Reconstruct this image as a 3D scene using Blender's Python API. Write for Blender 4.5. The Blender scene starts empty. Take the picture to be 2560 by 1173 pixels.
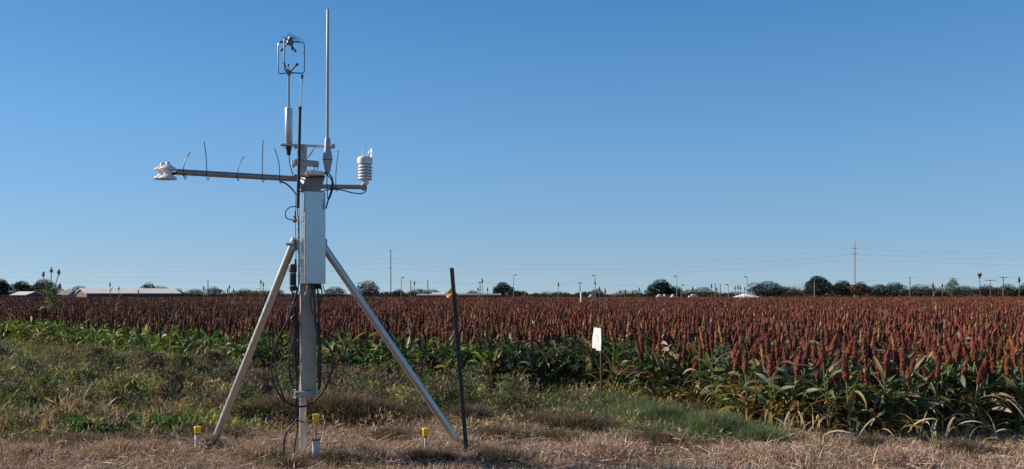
import bpy, math, random
import numpy as np
from mathutils import Vector, Matrix

random.seed(7)
rng = np.random.default_rng(11)
scene = bpy.context.scene
R = math.radians

# ------------------------------------------------------------------ camera
FPX, HC, HY = 2100.0, 1.4, 735.0          # focal length in photo pixels, eye height, horizon row
cam_d = bpy.data.cameras.new('camera')
cam = bpy.data.objects.new('camera', cam_d)
scene.collection.objects.link(cam)
cam.location = (0, 0, HC)
cam.rotation_euler = (R(90), 0, 0)
cam_d.sensor_width = 36
cam_d.lens = FPX / 2560 * 36
cam_d.shift_y = (HY - 586.5) / 2560
cam_d.clip_start = 0.05
cam_d.clip_end = 9000
scene.camera = cam

# ------------------------------------------------------------------ sky, sun, exposure
SUN_EL, SUN_AZ = R(27), R(-77.5)            # azimuth clockwise from +Y (the viewing direction)
world = bpy.data.worlds.new('World')
scene.world = world
world.use_nodes = True
wn = world.node_tree.nodes
wl = world.node_tree.links
bg = wn['Background']
sky = wn.new('ShaderNodeTexSky')
sky.sky_type = 'NISHITA'
sky.sun_disc = False
sky.sun_elevation = SUN_EL
sky.sun_rotation = SUN_AZ
sky.altitude = 100
sky.air_density = 0.6
sky.dust_density = 0.0
sky.ozone_density = 6.0
# clear autumn air: the sky keeps its blue down to the horizon (balance by elevation)
wtc = wn.new('ShaderNodeTexCoord'); wsx = wn.new('ShaderNodeSeparateXYZ'); wrp = wn.new('ShaderNodeValToRGB'); wmu = wn.new('ShaderNodeVectorMath')
wl.new(wtc.outputs['Generated'], wsx.inputs[0]); wl.new(wsx.outputs['Z'], wrp.inputs[0])
cr = wrp.color_ramp
stops = [(0.0, (.55, .53, .52)), (.04, (.58, .55, .53)), (.18, (.84, .92, .80)), (.33, (.70, 1.0, .96)), (.6, (.34, .50, .52))]
while len(cr.elements) < len(stops): cr.elements.new(.5)
for el, (p_, c_) in zip(cr.elements, stops): el.position = p_; el.color = (*c_, 1)
wmu.operation = 'MULTIPLY'
wl.new(sky.outputs[0], wmu.inputs[0]); wl.new(wrp.outputs[0], wmu.inputs[1]); 
# half of it is an even clear blue that depends on height above the horizon only
wr2 = wn.new('ShaderNodeValToRGB'); wsc = wn.new('ShaderNodeVectorMath'); wmx = wn.new('ShaderNodeMix')
wl.new(wsx.outputs['Z'], wr2.inputs[0])
st2 = [(0.0, (1.78, 2.62, 3.3)), (.04, (1.62, 2.50, 3.35)), (.18, (.80, 1.93, 3.40)), (.33, (.38, 1.32, 2.86)), (.6, (.20, .65, 1.5))]
while len(wr2.color_ramp.elements) < len(st2): wr2.color_ramp.elements.new(.5)
for el, (p_, c_) in zip(wr2.color_ramp.elements, st2): el.position = p_; el.color = (*[v / 4 for v in c_], 1)
wsc.operation = 'SCALE'; wsc.inputs['Scale'].default_value = 4
wl.new(wr2.outputs[0], wsc.inputs[0])
wmx.data_type = 'RGBA'; wmx.inputs[0].default_value = .6
wl.new(wmu.outputs[0], wmx.inputs[6]); wl.new(wsc.outputs[0], wmx.inputs[7]); wl.new(wmx.outputs[2], bg.inputs['Color'])
bg.inputs['Strength'].default_value = 0.15
sd = bpy.data.lights.new('sun', 'SUN')
sun = bpy.data.objects.new('sun', sd)
scene.collection.objects.link(sun)
sd.energy = 5.0
sd.angle = R(0.5)
sd.color = (1.0, 0.88, 0.74)
sdir = Vector((math.sin(SUN_AZ) * math.cos(SUN_EL), math.cos(SUN_AZ) * math.cos(SUN_EL), math.sin(SUN_EL)))
sun.rotation_euler = sdir.to_track_quat('Z', 'Y').to_euler()
sun.location = (-20, 10, 20)
scene.view_settings.view_transform = 'Standard'
scene.view_settings.look = 'None'
scene.view_settings.exposure = 0.35
scene.view_settings.gamma = 1.0
scene.render.engine = 'CYCLES'

# ------------------------------------------------------------------ helpers
C = scene.collection


def at(px, py, Y):
    """point of the place seen at photo pixel (px, py) at distance Y"""
    return Vector(((px - 1280) / FPX * Y, Y, HC - (py - HY) / FPX * Y))


def new_mat(name, color=(0.5, 0.5, 0.5), rough=0.6, metal=0.0, attr=False, var=0.0, vscale=20.0,
            bump=0.0, bscale=80.0, transl=0.0, spec=0.5, objvar=0.0, vcol=None):
    m = bpy.data.materials.new(name)
    m.use_nodes = True
    nt = m.node_tree
    N, L = nt.nodes, nt.links
    b = N['Principled BSDF']
    b.inputs['Roughness'].default_value = rough
    b.inputs['Metallic'].default_value = metal
    b.inputs['Specular IOR Level'].default_value = spec
    if attr:
        a = N.new('ShaderNodeAttribute'); a.attribute_name = 'tint'; src = a.outputs['Color']
    else:
        a = N.new('ShaderNodeRGB'); a.outputs[0].default_value = (*color, 1); src = a.outputs[0]
    if var > 0:
        tc = N.new('ShaderNodeTexCoord')
        nz = N.new('ShaderNodeTexNoise'); nz.inputs['Scale'].default_value = vscale
        nz.inputs['Detail'].default_value = 5
        L.new(tc.outputs['Object'], nz.inputs['Vector'])
        if vcol:
            rp = N.new('ShaderNodeMapRange'); rp.inputs[1].default_value = .5 - .12; rp.inputs[2].default_value = .5 + .15
            L.new(nz.outputs['Fac'], rp.inputs[0])
            ml = N.new('ShaderNodeMath'); ml.operation = 'MULTIPLY'; ml.inputs[1].default_value = var
            L.new(rp.outputs[0], ml.inputs[0])
            mx = N.new('ShaderNodeMix'); mx.data_type = 'RGBA'
            L.new(ml.outputs[0], mx.inputs[0]); L.new(src, mx.inputs[6]); mx.inputs[7].default_value = (*vcol, 1)
            src = mx.outputs[2]
        else:
            mr = N.new('ShaderNodeMapRange')
            mr.inputs[1].default_value = .3; mr.inputs[2].default_value = .7
            mr.inputs[3].default_value = 1 - var; mr.inputs[4].default_value = 1 + var
            L.new(nz.outputs['Fac'], mr.inputs[0])
            vm = N.new('ShaderNodeVectorMath'); vm.operation = 'SCALE'
            L.new(src, vm.inputs[0]); L.new(mr.outputs[0], vm.inputs['Scale'])
            src = vm.outputs[0]
    if objvar > 0:
        oi = N.new('ShaderNodeObjectInfo')
        mr = N.new('ShaderNodeMapRange'); mr.inputs[3].default_value = 1 - objvar; mr.inputs[4].default_value = 1 + objvar
        L.new(oi.outputs['Random'], mr.inputs[0])
        vm = N.new('ShaderNodeVectorMath'); vm.operation = 'SCALE'
        L.new(src, vm.inputs[0]); L.new(mr.outputs[0], vm.inputs['Scale'])
        src = vm.outputs[0]
    L.new(src, b.inputs['Base Color'])
    if bump > 0:
        tc = N.new('ShaderNodeTexCoord')
        nz = N.new('ShaderNodeTexNoise'); nz.inputs['Scale'].default_value = bscale; nz.inputs['Detail'].default_value = 4
        L.new(tc.outputs['Object'], nz.inputs['Vector'])
        bp = N.new('ShaderNodeBump'); bp.inputs['Strength'].default_value = bump; bp.inputs['Distance'].default_value = 0.01
        L.new(nz.outputs['Fac'], bp.inputs['Height']); L.new(bp.outputs[0], b.inputs['Normal'])
    if transl > 0:
        t = N.new('ShaderNodeBsdfTranslucent')
        vm = N.new('ShaderNodeVectorMath'); vm.operation = 'MULTIPLY'
        vm.inputs[1].default_value = (1.25, 1.25, 0.6)
        L.new(src, vm.inputs[0]); L.new(vm.outputs[0], t.inputs['Color'])
        ms = N.new('ShaderNodeMixShader'); ms.inputs[0].default_value = transl
        L.new(b.outputs[0], ms.inputs[1]); L.new(t.outputs[0], ms.inputs[2])
        L.new(ms.outputs[0], N['Material Output'].inputs['Surface'])
    return m


def mesh_np(name, V, F4=None, F3=None, col=None, smooth=False, mats=(), midx=None):
    me = bpy.data.meshes.new(name)
    V = np.asarray(V, np.float32)
    me.vertices.add(len(V)); me.vertices.foreach_set('co', V.ravel())
    n4 = 0 if F4 is None else len(F4)
    n3 = 0 if F3 is None else len(F3)
    idx = []
    if n4: idx.append(np.asarray(F4, np.int32).ravel())
    if n3: idx.append(np.asarray(F3, np.int32).ravel())
    idx = np.concatenate(idx)
    me.loops.add(len(idx)); me.loops.foreach_set('vertex_index', idx)
    tot = np.concatenate([np.full(n4, 4, np.int32), np.full(n3, 3, np.int32)])
    start = np.concatenate([[0], np.cumsum(tot)[:-1]]).astype(np.int32)
    me.polygons.add(n4 + n3)
    me.polygons.foreach_set('loop_start', start)
    me.polygons.foreach_set('loop_total', tot)
    if midx is not None: me.polygons.foreach_set('material_index', np.asarray(midx, np.int32))
    me.polygons.foreach_set('use_smooth', np.full(n4 + n3, smooth, bool))
    me.update(calc_edges=True)
    if col is not None:
        a = me.color_attributes.new('tint', 'FLOAT_COLOR', 'POINT')
        c = np.ones((len(V), 4), np.float32); c[:, :3] = col
        a.data.foreach_set('color', c.ravel())
    for m in mats: me.materials.append(m)
    return me


class Geo:
    """collects numpy chunks into one mesh"""
    def __init__(s): s.V = []; s.F4 = []; s.F3 = []; s.col = []; s.n = 0

    def add(s, V, F4=None, F3=None, col=None):
        V = np.asarray(V, np.float32).reshape(-1, 3)
        if F4 is not None and len(F4): s.F4.append(np.asarray(F4) + s.n)
        if F3 is not None and len(F3): s.F3.append(np.asarray(F3) + s.n)
        c = np.empty((len(V), 3), np.float32); c[:] = (0.5, 0.5, 0.5) if col is None else col
        s.V.append(V); s.col.append(c); s.n += len(V)

    def mesh(s, name, mat, smooth=False):
        return mesh_np(name, np.concatenate(s.V), np.concatenate(s.F4) if s.F4 else None,
                       np.concatenate(s.F3) if s.F3 else None, np.concatenate(s.col), smooth, [mat])

    # ---- hard-surface shapes
    def box(s, c, size, rz=0.0, bev=0.0, col=None, tilt=None):
        hx, hy, hz = [v / 2 for v in size]
        M = Matrix.Rotation(rz, 3, 'Z')
        if tilt is not None: M = tilt @ M
        if bev <= 0:
            P = [Vector((x, y, z)) for z in (-hz, hz) for x, y in ((-hx, -hy), (hx, -hy), (hx, hy), (-hx, hy))]
            F = [(0, 3, 2, 1), (4, 5, 6, 7), (0, 1, 5, 4), (1, 2, 6, 5), (2, 3, 7, 6), (3, 0, 4, 7)]
            V = [M @ p + Vector(c) for p in P]
            s.add([tuple(v) for v in V], F, col=col); return
        b = bev
        ring = []
        for (sx, sy) in ((-1, -1), (1, -1), (1, 1), (-1, 1)):
            a = ((hx - b) * sx, hy * sy); d = (hx * sx, (hy - b) * sy)
            ring += [d, a] if sx * sy > 0 and sx < 0 else ([a, d] if sx * sy < 0 and sx > 0 else ([d, a] if sx > 0 else [a, d]))
        V = []
        for z, k in ((-hz, b), (-hz + b, 0), (hz - b, 0), (hz, b)):
            for x, y in ring:
                V.append((x - math.copysign(min(k, abs(x)), x), y - math.copysign(min(k, abs(y)), y), z))
        F = []
        for l in range(3):
            for i in range(8):
                j = (i + 1) % 8
                F.append((l * 8 + i, l * 8 + j, l * 8 + 8 + j, l * 8 + 8 + i))
        F += [(0, 7, 6, 1), (1, 6, 5, 2), (2, 5, 4, 3), (24, 25, 30, 31), (25, 26, 29, 30), (26, 27, 28, 29)]
        s.add([tuple(M @ Vector(v) + Vector(c)) for v in V], F, col=col)

    def tube(s, pts, r, n=8, smooth_curve=False, cap=True, col=None):
        pts = [Vector(p) for p in pts]
        if smooth_curve and len(pts) > 2: 
            rr = r if hasattr(r, '__len__') else None
            pts = catmull(pts)
            r = r if rr is None else [rr[0]] * len(pts)
        rs = r if hasattr(r, '__len__') else [r] * len(pts)
        V = []
        up = None
        for i, p in enumerate(pts):
            t = (pts[min(i + 1, len(pts) - 1)] - pts[max(i - 1, 0)]).normalized()
            if up is None:
                up = Vector((0, 0, 1)) if abs(t.z) < .9 else Vector((1, 0, 0))
            u = up.cross(t).normalized(); v = t.cross(u).normalized(); up = v
            for k in range(n):
                a = 2 * math.pi * k / n
                V.append(tuple(p + (u * math.cos(a) + v * math.sin(a)) * rs[i]))
        F = [(i * n + k, i * n + (k + 1) % n, (i + 1) * n + (k + 1) % n, (i + 1) * n + k)
             for i in range(len(pts) - 1) for k in range(n)]
        F3 = []
        if cap:
            V.append(tuple(pts[0])); V.append(tuple(pts[-1])); a, b = len(V) - 2, len(V) - 1
            e = (len(pts) - 1) * n
            F3 = [(a, (k + 1) % n, k) for k in range(n)] + [(b, e + k, e + (k + 1) % n) for k in range(n)]
        s.add(V, F, F3, col)

    def lathe(s, c, prof, n=20, axis=None, col=None):
        """prof: list of (radius, height) going up; closed at the ends"""
        c = Vector(c)
        V, F = [], []
        for r, z in prof:
            for k in range(n):
                a = 2 * math.pi * k / n
                p = Vector((r * math.cos(a), r * math.sin(a), z))
                if axis is not None: p = axis @ p
                V.append(tuple(c + p))
        for i in range(len(prof) - 1):
            for k in range(n):
                F.append((i * n + k, i * n + (k + 1) % n, (i + 1) * n + (k + 1) % n, (i + 1) * n + k))
        F3 = []
        for e, z, fl in ((0, prof[0][1], 1), ((len(prof) - 1) * n, prof[-1][1], 0)):
            p = Vector((0, 0, z))
            if axis is not None: p = axis @ p
            V.append(tuple(c + p)); a = len(V) - 1
            for k in range(n):
                q = (a, e + k, e + (k + 1) % n)
                F3.append((q[0], q[2], q[1]) if fl else q)
        s.add(V, F, F3, col)


def catmull(P, sub=6):
    out = []
    Q = [P[0] * 2 - P[1]] + P + [P[-1] * 2 - P[-2]]
    for i in range(1, len(Q) - 2):
        for k in range(sub):
            t = k / sub
            a, b, c, d = Q[i - 1], Q[i], Q[i + 1], Q[i + 2]
            out.append(0.5 * ((2 * b) + (c - a) * t + (2 * a - 5 * b + 4 * c - d) * t * t + (3 * b - a - 3 * c + d) * t ** 3))
    out.append(P[-1])
    return out


def empty(name, loc, label, cat, group=None, rz=0):
    o = bpy.data.objects.new(name, None); C.objects.link(o)
    o.location = loc; o.rotation_euler = (0, 0, rz); o.empty_display_size = .2
    tag(o, label, cat, group)
    return o


def tag(o, label=None, cat=None, group=None, kind=None):
    if label: o['label'] = label
    if cat: o['category'] = cat
    if group: o['group'] = group
    if kind: o['kind'] = kind
    return o


def link(name, me, parent=None, world_coords=True):
    o = bpy.data.objects.new(name, me); C.objects.link(o)
    if parent is not None:
        o.parent = parent
        if world_coords:      # geometry was written in world coordinates
            root = parent
            off = Vector((0, 0, 0))
            while root is not None: off += root.location; root = root.parent
            me.transform(Matrix.Translation(-off))
    return o


def part(name, geo, mat, parent, smooth=False, label=None):
    o = link(name, geo.mesh(name, mat, smooth), parent)
    if label: o['label'] = label
    if smooth:
        a = o.data.attributes
        try:
            o.data.set_sharp_from_angle(angle=R(40))
        except Exception: pass
    return o


# ---- vectorised ribbons: leaves and blades
def ribbons(base, az, lean, curl, length, width, seg=4, fold=0.0, twist=None, prof='leaf', col=None, kink=None):
    """N curved tapering strips. lean = start angle from vertical, curl = added angle over the length"""
    N = len(base)
    lean = np.broadcast_to(lean, N); curl = np.broadcast_to(curl, N)
    length = np.broadcast_to(length, N); width = np.broadcast_to(width, N)
    tw = np.zeros(N) if twist is None else twist
    ac = 3 if fold else 2
    V = np.zeros((N, seg + 1, ac, 3), np.float32)
    p = np.array(base, float)
    ca, sa = np.cos(az), np.sin(az)
    for i in range(seg + 1):
        t = i / seg
        ang = lean + curl * t
        d = np.stack([np.sin(ang) * ca, np.sin(ang) * sa, np.cos(ang)], 1)
        up = np.stack([-np.cos(ang) * ca, -np.cos(ang) * sa, np.sin(ang)], 1)
        side = np.stack([-sa, ca, np.zeros(N)], 1)
        th = (tw * t)[:, None]
        s2 = side * np.cos(th) + up * np.sin(th)
        u2 = up * np.cos(th) - side * np.sin(th)
        if prof == 'leaf': w = width * (0.45 + 1.1 * t if t < .5 else 1.0 - ((t - .5) / .5) ** 2 * .93)
        elif prof == 'blade': w = width * (1 - t * .85)
        else: w = width * (1 - (2 * t - 1) ** 2 * .9)
        w = (w * .5)[:, None]
        if ac == 2:
            V[:, i, 0] = p - s2 * w; V[:, i, 1] = p + s2 * w
        else:
            V[:, i, 0] = p - s2 * w + u2 * w * fold; V[:, i, 1] = p; V[:, i, 2] = p + s2 * w + u2 * w * fold
        p = p + d * (length / seg)[:, None]
    q = []
    for i in range(seg):
        for k in range(ac - 1):
            q.append([i * ac + k, i * ac + k + 1, (i + 1) * ac + k + 1, (i + 1) * ac + k])
    q = np.array(q)
    F = (np.arange(N)[:, None, None] * ((seg + 1) * ac) + q[None]).reshape(-1, 4)
    c = None
    if col is not None:
        c = np.repeat(np.asarray(col, np.float32), (seg + 1) * ac, axis=0)
    return V.reshape(-1, 3), F, c


def pick(cols, n, jit=0.18, p=None):
    cols = np.array(cols, float)
    k = rng.choice(len(cols), n, p=p)
    c = cols[k] * (1 + rng.normal(0, jit, (n, 1))) * (1 + rng.normal(0, .05, (n, 3)))
    return np.clip(c, 0.004, 0.9)


def gz(x, y):
    """ground height"""
    x = np.asarray(x, float); y = np.asarray(y, float)
    n = .5 * np.sin(x * 1.9 + 1.3 * np.sin(y * 1.1)) + .5 * np.sin(y * 2.3 + x * .7) + .35 * np.sin(x * 5.1 + y * 3.7) + .3 * np.sin(x * 8.3 - y * 6.1)
    f = np.clip((26 - y) / 6, 0, 1)
    px = x / np.maximum(y, .5) * FPX + 1280
    fur = np.exp(-((y - 8.95) / .20) ** 2) * np.clip((px - 540) / 70, 0, 1) * np.clip((1030 - px) / 80, 0, 1)
    fur = fur + np.exp(-((y - 8.45) / .16) ** 2) * np.clip((210 - px) / 60, 0, 1) + np.exp(-((y - 8.5) / .2) ** 2) * np.clip((px - 1350) / 80, 0, 1) * np.clip((1560 - px) / 80, 0, 1) * .7
    lip = np.exp(-((y - 9.45) / .3) ** 2) * np.clip((px - 540) / 70, 0, 1) * np.clip((1030 - px) / 80, 0, 1)
    return (0.013 * n - .10 * fur + .05 * lip) * f


def gzf(x, y): return float(gz(x, y))


# ------------------------------------------------------------------ materials
M_ground = new_mat('soil', (0.12, 0.085, 0.058), 0.95, var=.35, vscale=6, bump=.6, bscale=30, spec=.2)
M_straw = new_mat('straw', attr=True, rough=.8, transl=.15, spec=.25)
M_weed = new_mat('weed', attr=True, rough=.65, transl=.28, spec=.3)
M_leaf = new_mat('sorghum_leaf', attr=True, rough=.52, transl=.32, spec=.5, objvar=.15, var=.22, vscale=9)
M_head = new_mat('sorghum_grain', attr=True, rough=.8, spec=.2, var=.35, vscale=60, bump=.5, bscale=120)
M_stalk = new_mat('sorghum_stalk', attr=True, rough=.6, spec=.4)
M_tree = new_mat('tree_leaf', attr=True, rough=.85, transl=.04, spec=.08)
M_bark = new_mat('bark', (0.10, 0.075, 0.055), .9, var=.3, vscale=8)

# ------------------------------------------------------------------ ground
def axis_pts(lo, hi, step, far_lo, far_hi, k=24):
    mid = np.arange(lo, hi + step, step)
    a = lo - np.geomspace(step * 2, lo - far_lo, k)[::-1]
    b = mid[-1] + np.geomspace(step * 2, far_hi - mid[-1], k)
    return np.concatenate([a, mid, b])
gx = axis_pts(-14, 9, .12, -4500, 4500)
gy = axis_pts(4, 26, .12, -300, 7000)
GX, GY = np.meshgrid(gx, gy)
V = np.stack([GX, GY, gz(GX, GY)], -1).reshape(-1, 3)
nx, ny = len(gx), len(gy)
ii = (np.arange(ny - 1)[:, None] * nx + np.arange(nx - 1)[None]).ravel()
F = np.stack([ii, ii + 1, ii + nx + 1, ii + nx], 1)
g = link('ground', mesh_np('ground', V, F, smooth=True, mats=[M_ground])); tag(g, kind='structure')

# ------------------------------------------------------------------ sorghum
# near boundary of the crop: (photo column, distance)
EDGE = [(-400, 27), (0, 23), (130, 20.5), (250, 18), (420, 15), (560, 13.4), (800, 12.7), (1200, 12.0), (1400, 11.6), (1560, 11.0),
        (1700, 10.2), (1820, 9.3), (1900, 8.55), (1950, 8.2), (2200, 8.15), (2560, 8.2), (3000, 8.3)]
ex = np.array([(p - 1280) / FPX for p, d in EDGE]); ed = np.array([d for p, d in EDGE])


def edge_at(x, y): return np.interp(x / np.maximum(y, .1), ex, ed)


HEADCOL = [(0.165, 0.043, 0.029), (0.105, 0.029, 0.023), (0.210, 0.065, 0.034), (0.30, 0.140, 0.050), (0.21, 0.125, 0.065)]
HEADP = [.43, .25, .19, .06, .07]
LEAFCOL = [(0.060, 0.095, 0.042), (0.090, 0.135, 0.055), (0.150, 0.175, 0.120), (0.19, 0.20, 0.07), (0.34, 0.28, 0.20)]
STEMCOL = [(0.15, 0.17, 0.06), (0.22, 0.20, 0.08), (0.10, 0.13, 0.04)]


def heads(base, lean_az, lean, hl, hr, col, nr, na, rough=.2):
    """N seed heads: bumpy tapering spindles"""
    N = len(base)
    t = np.linspace(0, 1, nr)
    prof = np.sin(np.pi * np.clip(t * .90 + .07, 0, 1) ** .78) ** .8
    prof[0] = .22; prof[-1] = .12
    a = np.arange(na) / na * 2 * np.pi
    rad = hr[:, None, None] * prof[None, :, None] * (1 + rng.normal(0, rough, (N, nr, na)))
    ph = rng.uniform(0, 6.28, (N, 1, 1))
    x = rad * np.cos(a[None, None] + ph); y = rad * np.sin(a[None, None] + ph)
    z = hl[:, None, None] * t[None, :, None] + rng.normal(0, .008, (N, nr, na))
    bend = (z ** 1.4) * np.tan(lean)[:, None, None] * 1.0
    x = x + bend * np.cos(lean_az)[:, None, None]; y = y + bend * np.sin(lean_az)[:, None, None]
    V = np.stack([x, y, z], -1) + base[:, None, None, :]
    q = [[i * na + k, i * na + (k + 1) % na, (i + 1) * na + (k + 1) % na, (i + 1) * na + k] for i in range(nr - 1) for k in range(na)]
    F = (np.arange(N)[:, None, None] * (nr * na) + np.array(q)[None]).reshape(-1, 4)
    c = np.repeat(col, nr * na, axis=0) * (1 + rng.normal(0, .22, (N * nr * na, 1)))
    return V.reshape(-1, 3), F, np.clip(c, .003, 1)


def stalks(base, top, r, col, n=4):
    N = len(base)
    a = np.arange(n) / n * 2 * np.pi
    ring = np.stack([np.cos(a), np.sin(a), np.zeros(n)], 1)
    V = np.stack([base[:, None] + ring[None] * r[:, None, None], top[:, None] + ring[None] * r[:, None, None] * .6], 1)
    q = np.array([[k, (k + 1) % n, n + (k + 1) % n, n + k] for k in range(n)])
    F = (np.arange(N)[:, None, None] * (2 * n) + q[None]).reshape(-1, 4)
    return V.reshape(-1, 3), F, np.repeat(col, 2 * n, axis=0)


def plant_leaves(base, H, nl, low, seg, G, dry=.25, size=1.0, top=.84):
    """nl leaves per plant between low*H and H (H = height of the flag leaf)"""
    N = len(base)
    for k in range(nl):
        f = low + (top - low) * (k + .5) / nl
        z = H * f * rng.uniform(.93, 1.05, N)
        b = base.copy(); b[:, 2] += z
        az = rng.uniform(0, 2 * np.pi, N)
        L = rng.uniform(.32, .56, N) * (1.12 - .50 * f) * size
        W = rng.uniform(.032, .066, N) * size
        lean = rng.uniform(.2, .95, N); curl = np.where(rng.random(N) < .35, rng.uniform(.1, 1.0, N), rng.uniform(.9, 2.6, N))
        c = pick(LEAFCOL, N, .2, [.36, .27, .20, .09, .08])
        c = c * np.where((base[:, :1] < -.4) & (base[:, 1:2] < 25), [[1.3, 1.5, 1.0]], [[1, 1, 1.]])  # sunlit left side of the crop put into leaf colour, brighter and yellower
        isdry = rng.random(N) < dry * (1.4 - 1.5 * f)
        if isdry.any():
            nd = isdry.sum()
            c[isdry] = pick([(0.38, 0.27, 0.15), (0.34, 0.20, 0.06), (0.24, 0.16, 0.09)], nd, .15)
            curl[isdry] = rng.uniform(1.8, 2.9, nd); W[isdry] *= .7
        G.add(*(lambda r: (r[0], r[1], None, r[2]))(ribbons(b, az, lean, curl, L, W, seg, fold=.35,
              twist=rng.normal(0, .9, N), col=c)))


# -- individual sorghum plants at the near edge: a few moulds, then copies
def scatter(dmin, dmax, rowsp, insp, xlim=.76):
    pts = []
    y = dmin
    ys = np.arange(dmin, dmax, rowsp)
    for y in ys:
        xs = np.arange(-xlim * y - 1, xlim * y + 1, insp)
        xx = xs + rng.normal(0, insp * .35, len(xs)); yy = y + rng.normal(0, rowsp * .22, len(xs))
        pts.append(np.stack([xx, yy], 1))
    P = np.concatenate(pts)
    k = P[:, 1] > edge_at(P[:, 0], P[:, 1]) + .12 * np.sin(P[:, 0] * 3.1)
    return P[k]


near = scatter(7.9, 28, .33, .12)
ang = np.abs(near[:, 0] / near[:, 1])
inview = ang < .625
dist = near[:, 1] + np.where(inview, 0, 1000)
order = np.argsort(dist)
ti = order[:300]
thing_pts = near[ti]
mask = np.ones(len(near), bool); mask[ti] = False
rest = near[mask]


def make_moulds():
    out = []
    for v in range(12):
        H = rng.uniform(.50, .72)              # flag leaf height
        z0 = np.zeros((1, 3))
        hl = np.array([rng.uniform(.20, .28)]); hr = np.array([rng.uniform(.022, .032)])
        hb = z0.copy(); hb[0, 2] = H + rng.uniform(.0, .07)
        hc = pick(HEADCOL, 1, .1, HEADP)
        if v == 3: hc = np.array([[.28, .125, .045]])
        GH = Geo()
        laz = rng.uniform(0, 6.28, 1); lean = rng.uniform(0, .5, 1)
        GH.add(*(lambda r: (r[0], r[1], None, r[2]))(heads(hb, laz, lean, hl, hr, hc, 26, 14, .15)))
        GL = Geo()
        plant_leaves(z0, H, 19, .03, 7, GL, dry=.55)
        GS = Geo()
        GS.add(*(lambda r: (r[0], r[1], None, r[2]))(stalks(z0, hb + [[0, 0, .02]], np.array([.011]), pick(STEMCOL, 1), 6)))
        out.append((GH.mesh('seed_head', M_head), GL.mesh('foliage', M_leaf, True), GS.mesh('stalk', M_stalk, True),
                    'amber' if v == 3 else 'red'))
    return out


moulds = make_moulds()
ORD = ['front row', 'second row back', 'third row back', 'fourth row back', 'fifth row back', 'sixth row back', 'seventh row back', 'eighth row back', 'ninth row back', 'tenth row back', 'eleventh row or beyond']
MARKS = [(700, 'left of the station mast'), (850, 'right of the station mast'), (1000, 'behind the right brace leg'), (1135, 'behind the steel post'), (1260, 'below the round green tree'), (1400, 'left of the white bag'),
         (1500, 'at the white bag'), (1600, 'right of the white bag'), (1655, 'below the big dark oak'), (1757, 'below the wide brown tree'), (1880, 'below the white sheet mound'),
         (1950, 'at the crop corner'), (2046, 'below the domed olive tree'), (2105, 'just left of the tall grey pole'), (2150, 'below the rust orange tree'), (2215, 'below the low grey green tree'),
         (2275, 'below the short right pole'), (2333, 'below the large tall red head'), (2382, 'below the pale feathery tree'), (2450, 'below the flared seed head'),
         (2508, 'below the cross armed pole'), (2555, 'at the right border')]
plants = []
for i, (x, y) in enumerate(thing_pts):
    mo = moulds[rng.integers(0, 12)]
    e = bpy.data.objects.new('sorghum_plant', None); C.objects.link(e)
    e.location = (x, y, gzf(x, y)); e.rotation_euler = (rng.normal(0, .05), rng.normal(0, .05), rng.uniform(0, 6.28))
    s = rng.uniform(.86, 1.1); e.scale = (s, s, s * rng.uniform(.95, 1.05)); e.empty_display_size = .1
    px_ = x / y * FPX + 1280
    mark = min(MARKS, key=lambda m_: abs(m_[0] - px_))[1]
    row_ = ORD[min(len(ORD) - 1, int((y - edge_at(x, y)) / .33))]
    tone = {'amber': 'amber', 'red': 'rust red'}[mo[3]]
    lab = f'{tone} headed sorghum plant, {row_}, {mark}'
    plants.append(None)
    plants[-1] = (lab, px_, e); tag(e, lab, 'sorghum plant', 'sorghum plants in the nearest rows')
    for nm, me in (('seed_head', mo[0]), ('foliage', mo[1]), ('stalk', mo[2])):
        o = bpy.data.objects.new(nm, me); C.objects.link(o); o.parent = e

for lab in {p[0] for p in plants}:
    same = sorted([p for p in plants if p[0] == lab], key=lambda p: p[1])
    if len(same) > 1:
        for k, p in enumerate(same):
            w = 'leftmost' if k == 0 else 'rightmost' if k == len(same) - 1 else ['second', 'third', 'fourth', 'fifth', 'sixth', 'seventh', 'eighth', 'ninth'][min(k - 1, 7)]
            p[2]['label'] = w + ' ' + lab
# -- the rest of the crop, beyond counting
GH, GL, GS = Geo(), Geo(), Geo()


def quad_add(G, r): G.add(r[0], r[1], None, r[2])


def crop(P, seg, nl, low, nr, na, amber=0.0, stalk=True, hscale=1.0):
    N = len(P)
    base = np.zeros((N, 3)); base[:, 0] = P[:, 0]; base[:, 1] = P[:, 1]; base[:, 2] = gz(P[:, 0], P[:, 1])
    patch = .035 * np.sin(P[:, 0] * .9) + .03 * np.sin(P[:, 1] * .6 + P[:, 0] * .3)
    H = rng.normal(.63, .065, N) + patch
    hb = base.copy(); hb[:, 2] += H + rng.uniform(0, .07, N)
    hb[:, :2] += rng.normal(0, .02, (N, 2))
    p = np.array(HEADP)
    hc = pick(HEADCOL, N, .30, p)
    quad_add(GH, heads(hb, rng.uniform(0, 6.28, N), np.abs(rng.normal(0, .32, N)), rng.uniform(.13, .28, N), rng.uniform(.018, .030, N) * hscale, hc, nr, na))
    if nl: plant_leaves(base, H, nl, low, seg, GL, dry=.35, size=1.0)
    if stalk:
        quad_add(GS, stalks(base + (0 if nl > 4 else .35) * np.array([[0, 0, 1.]]), hb + [[0, 0, .02]], rng.uniform(.008, .012, N), pick(STEMCOL, N), 3))


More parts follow.
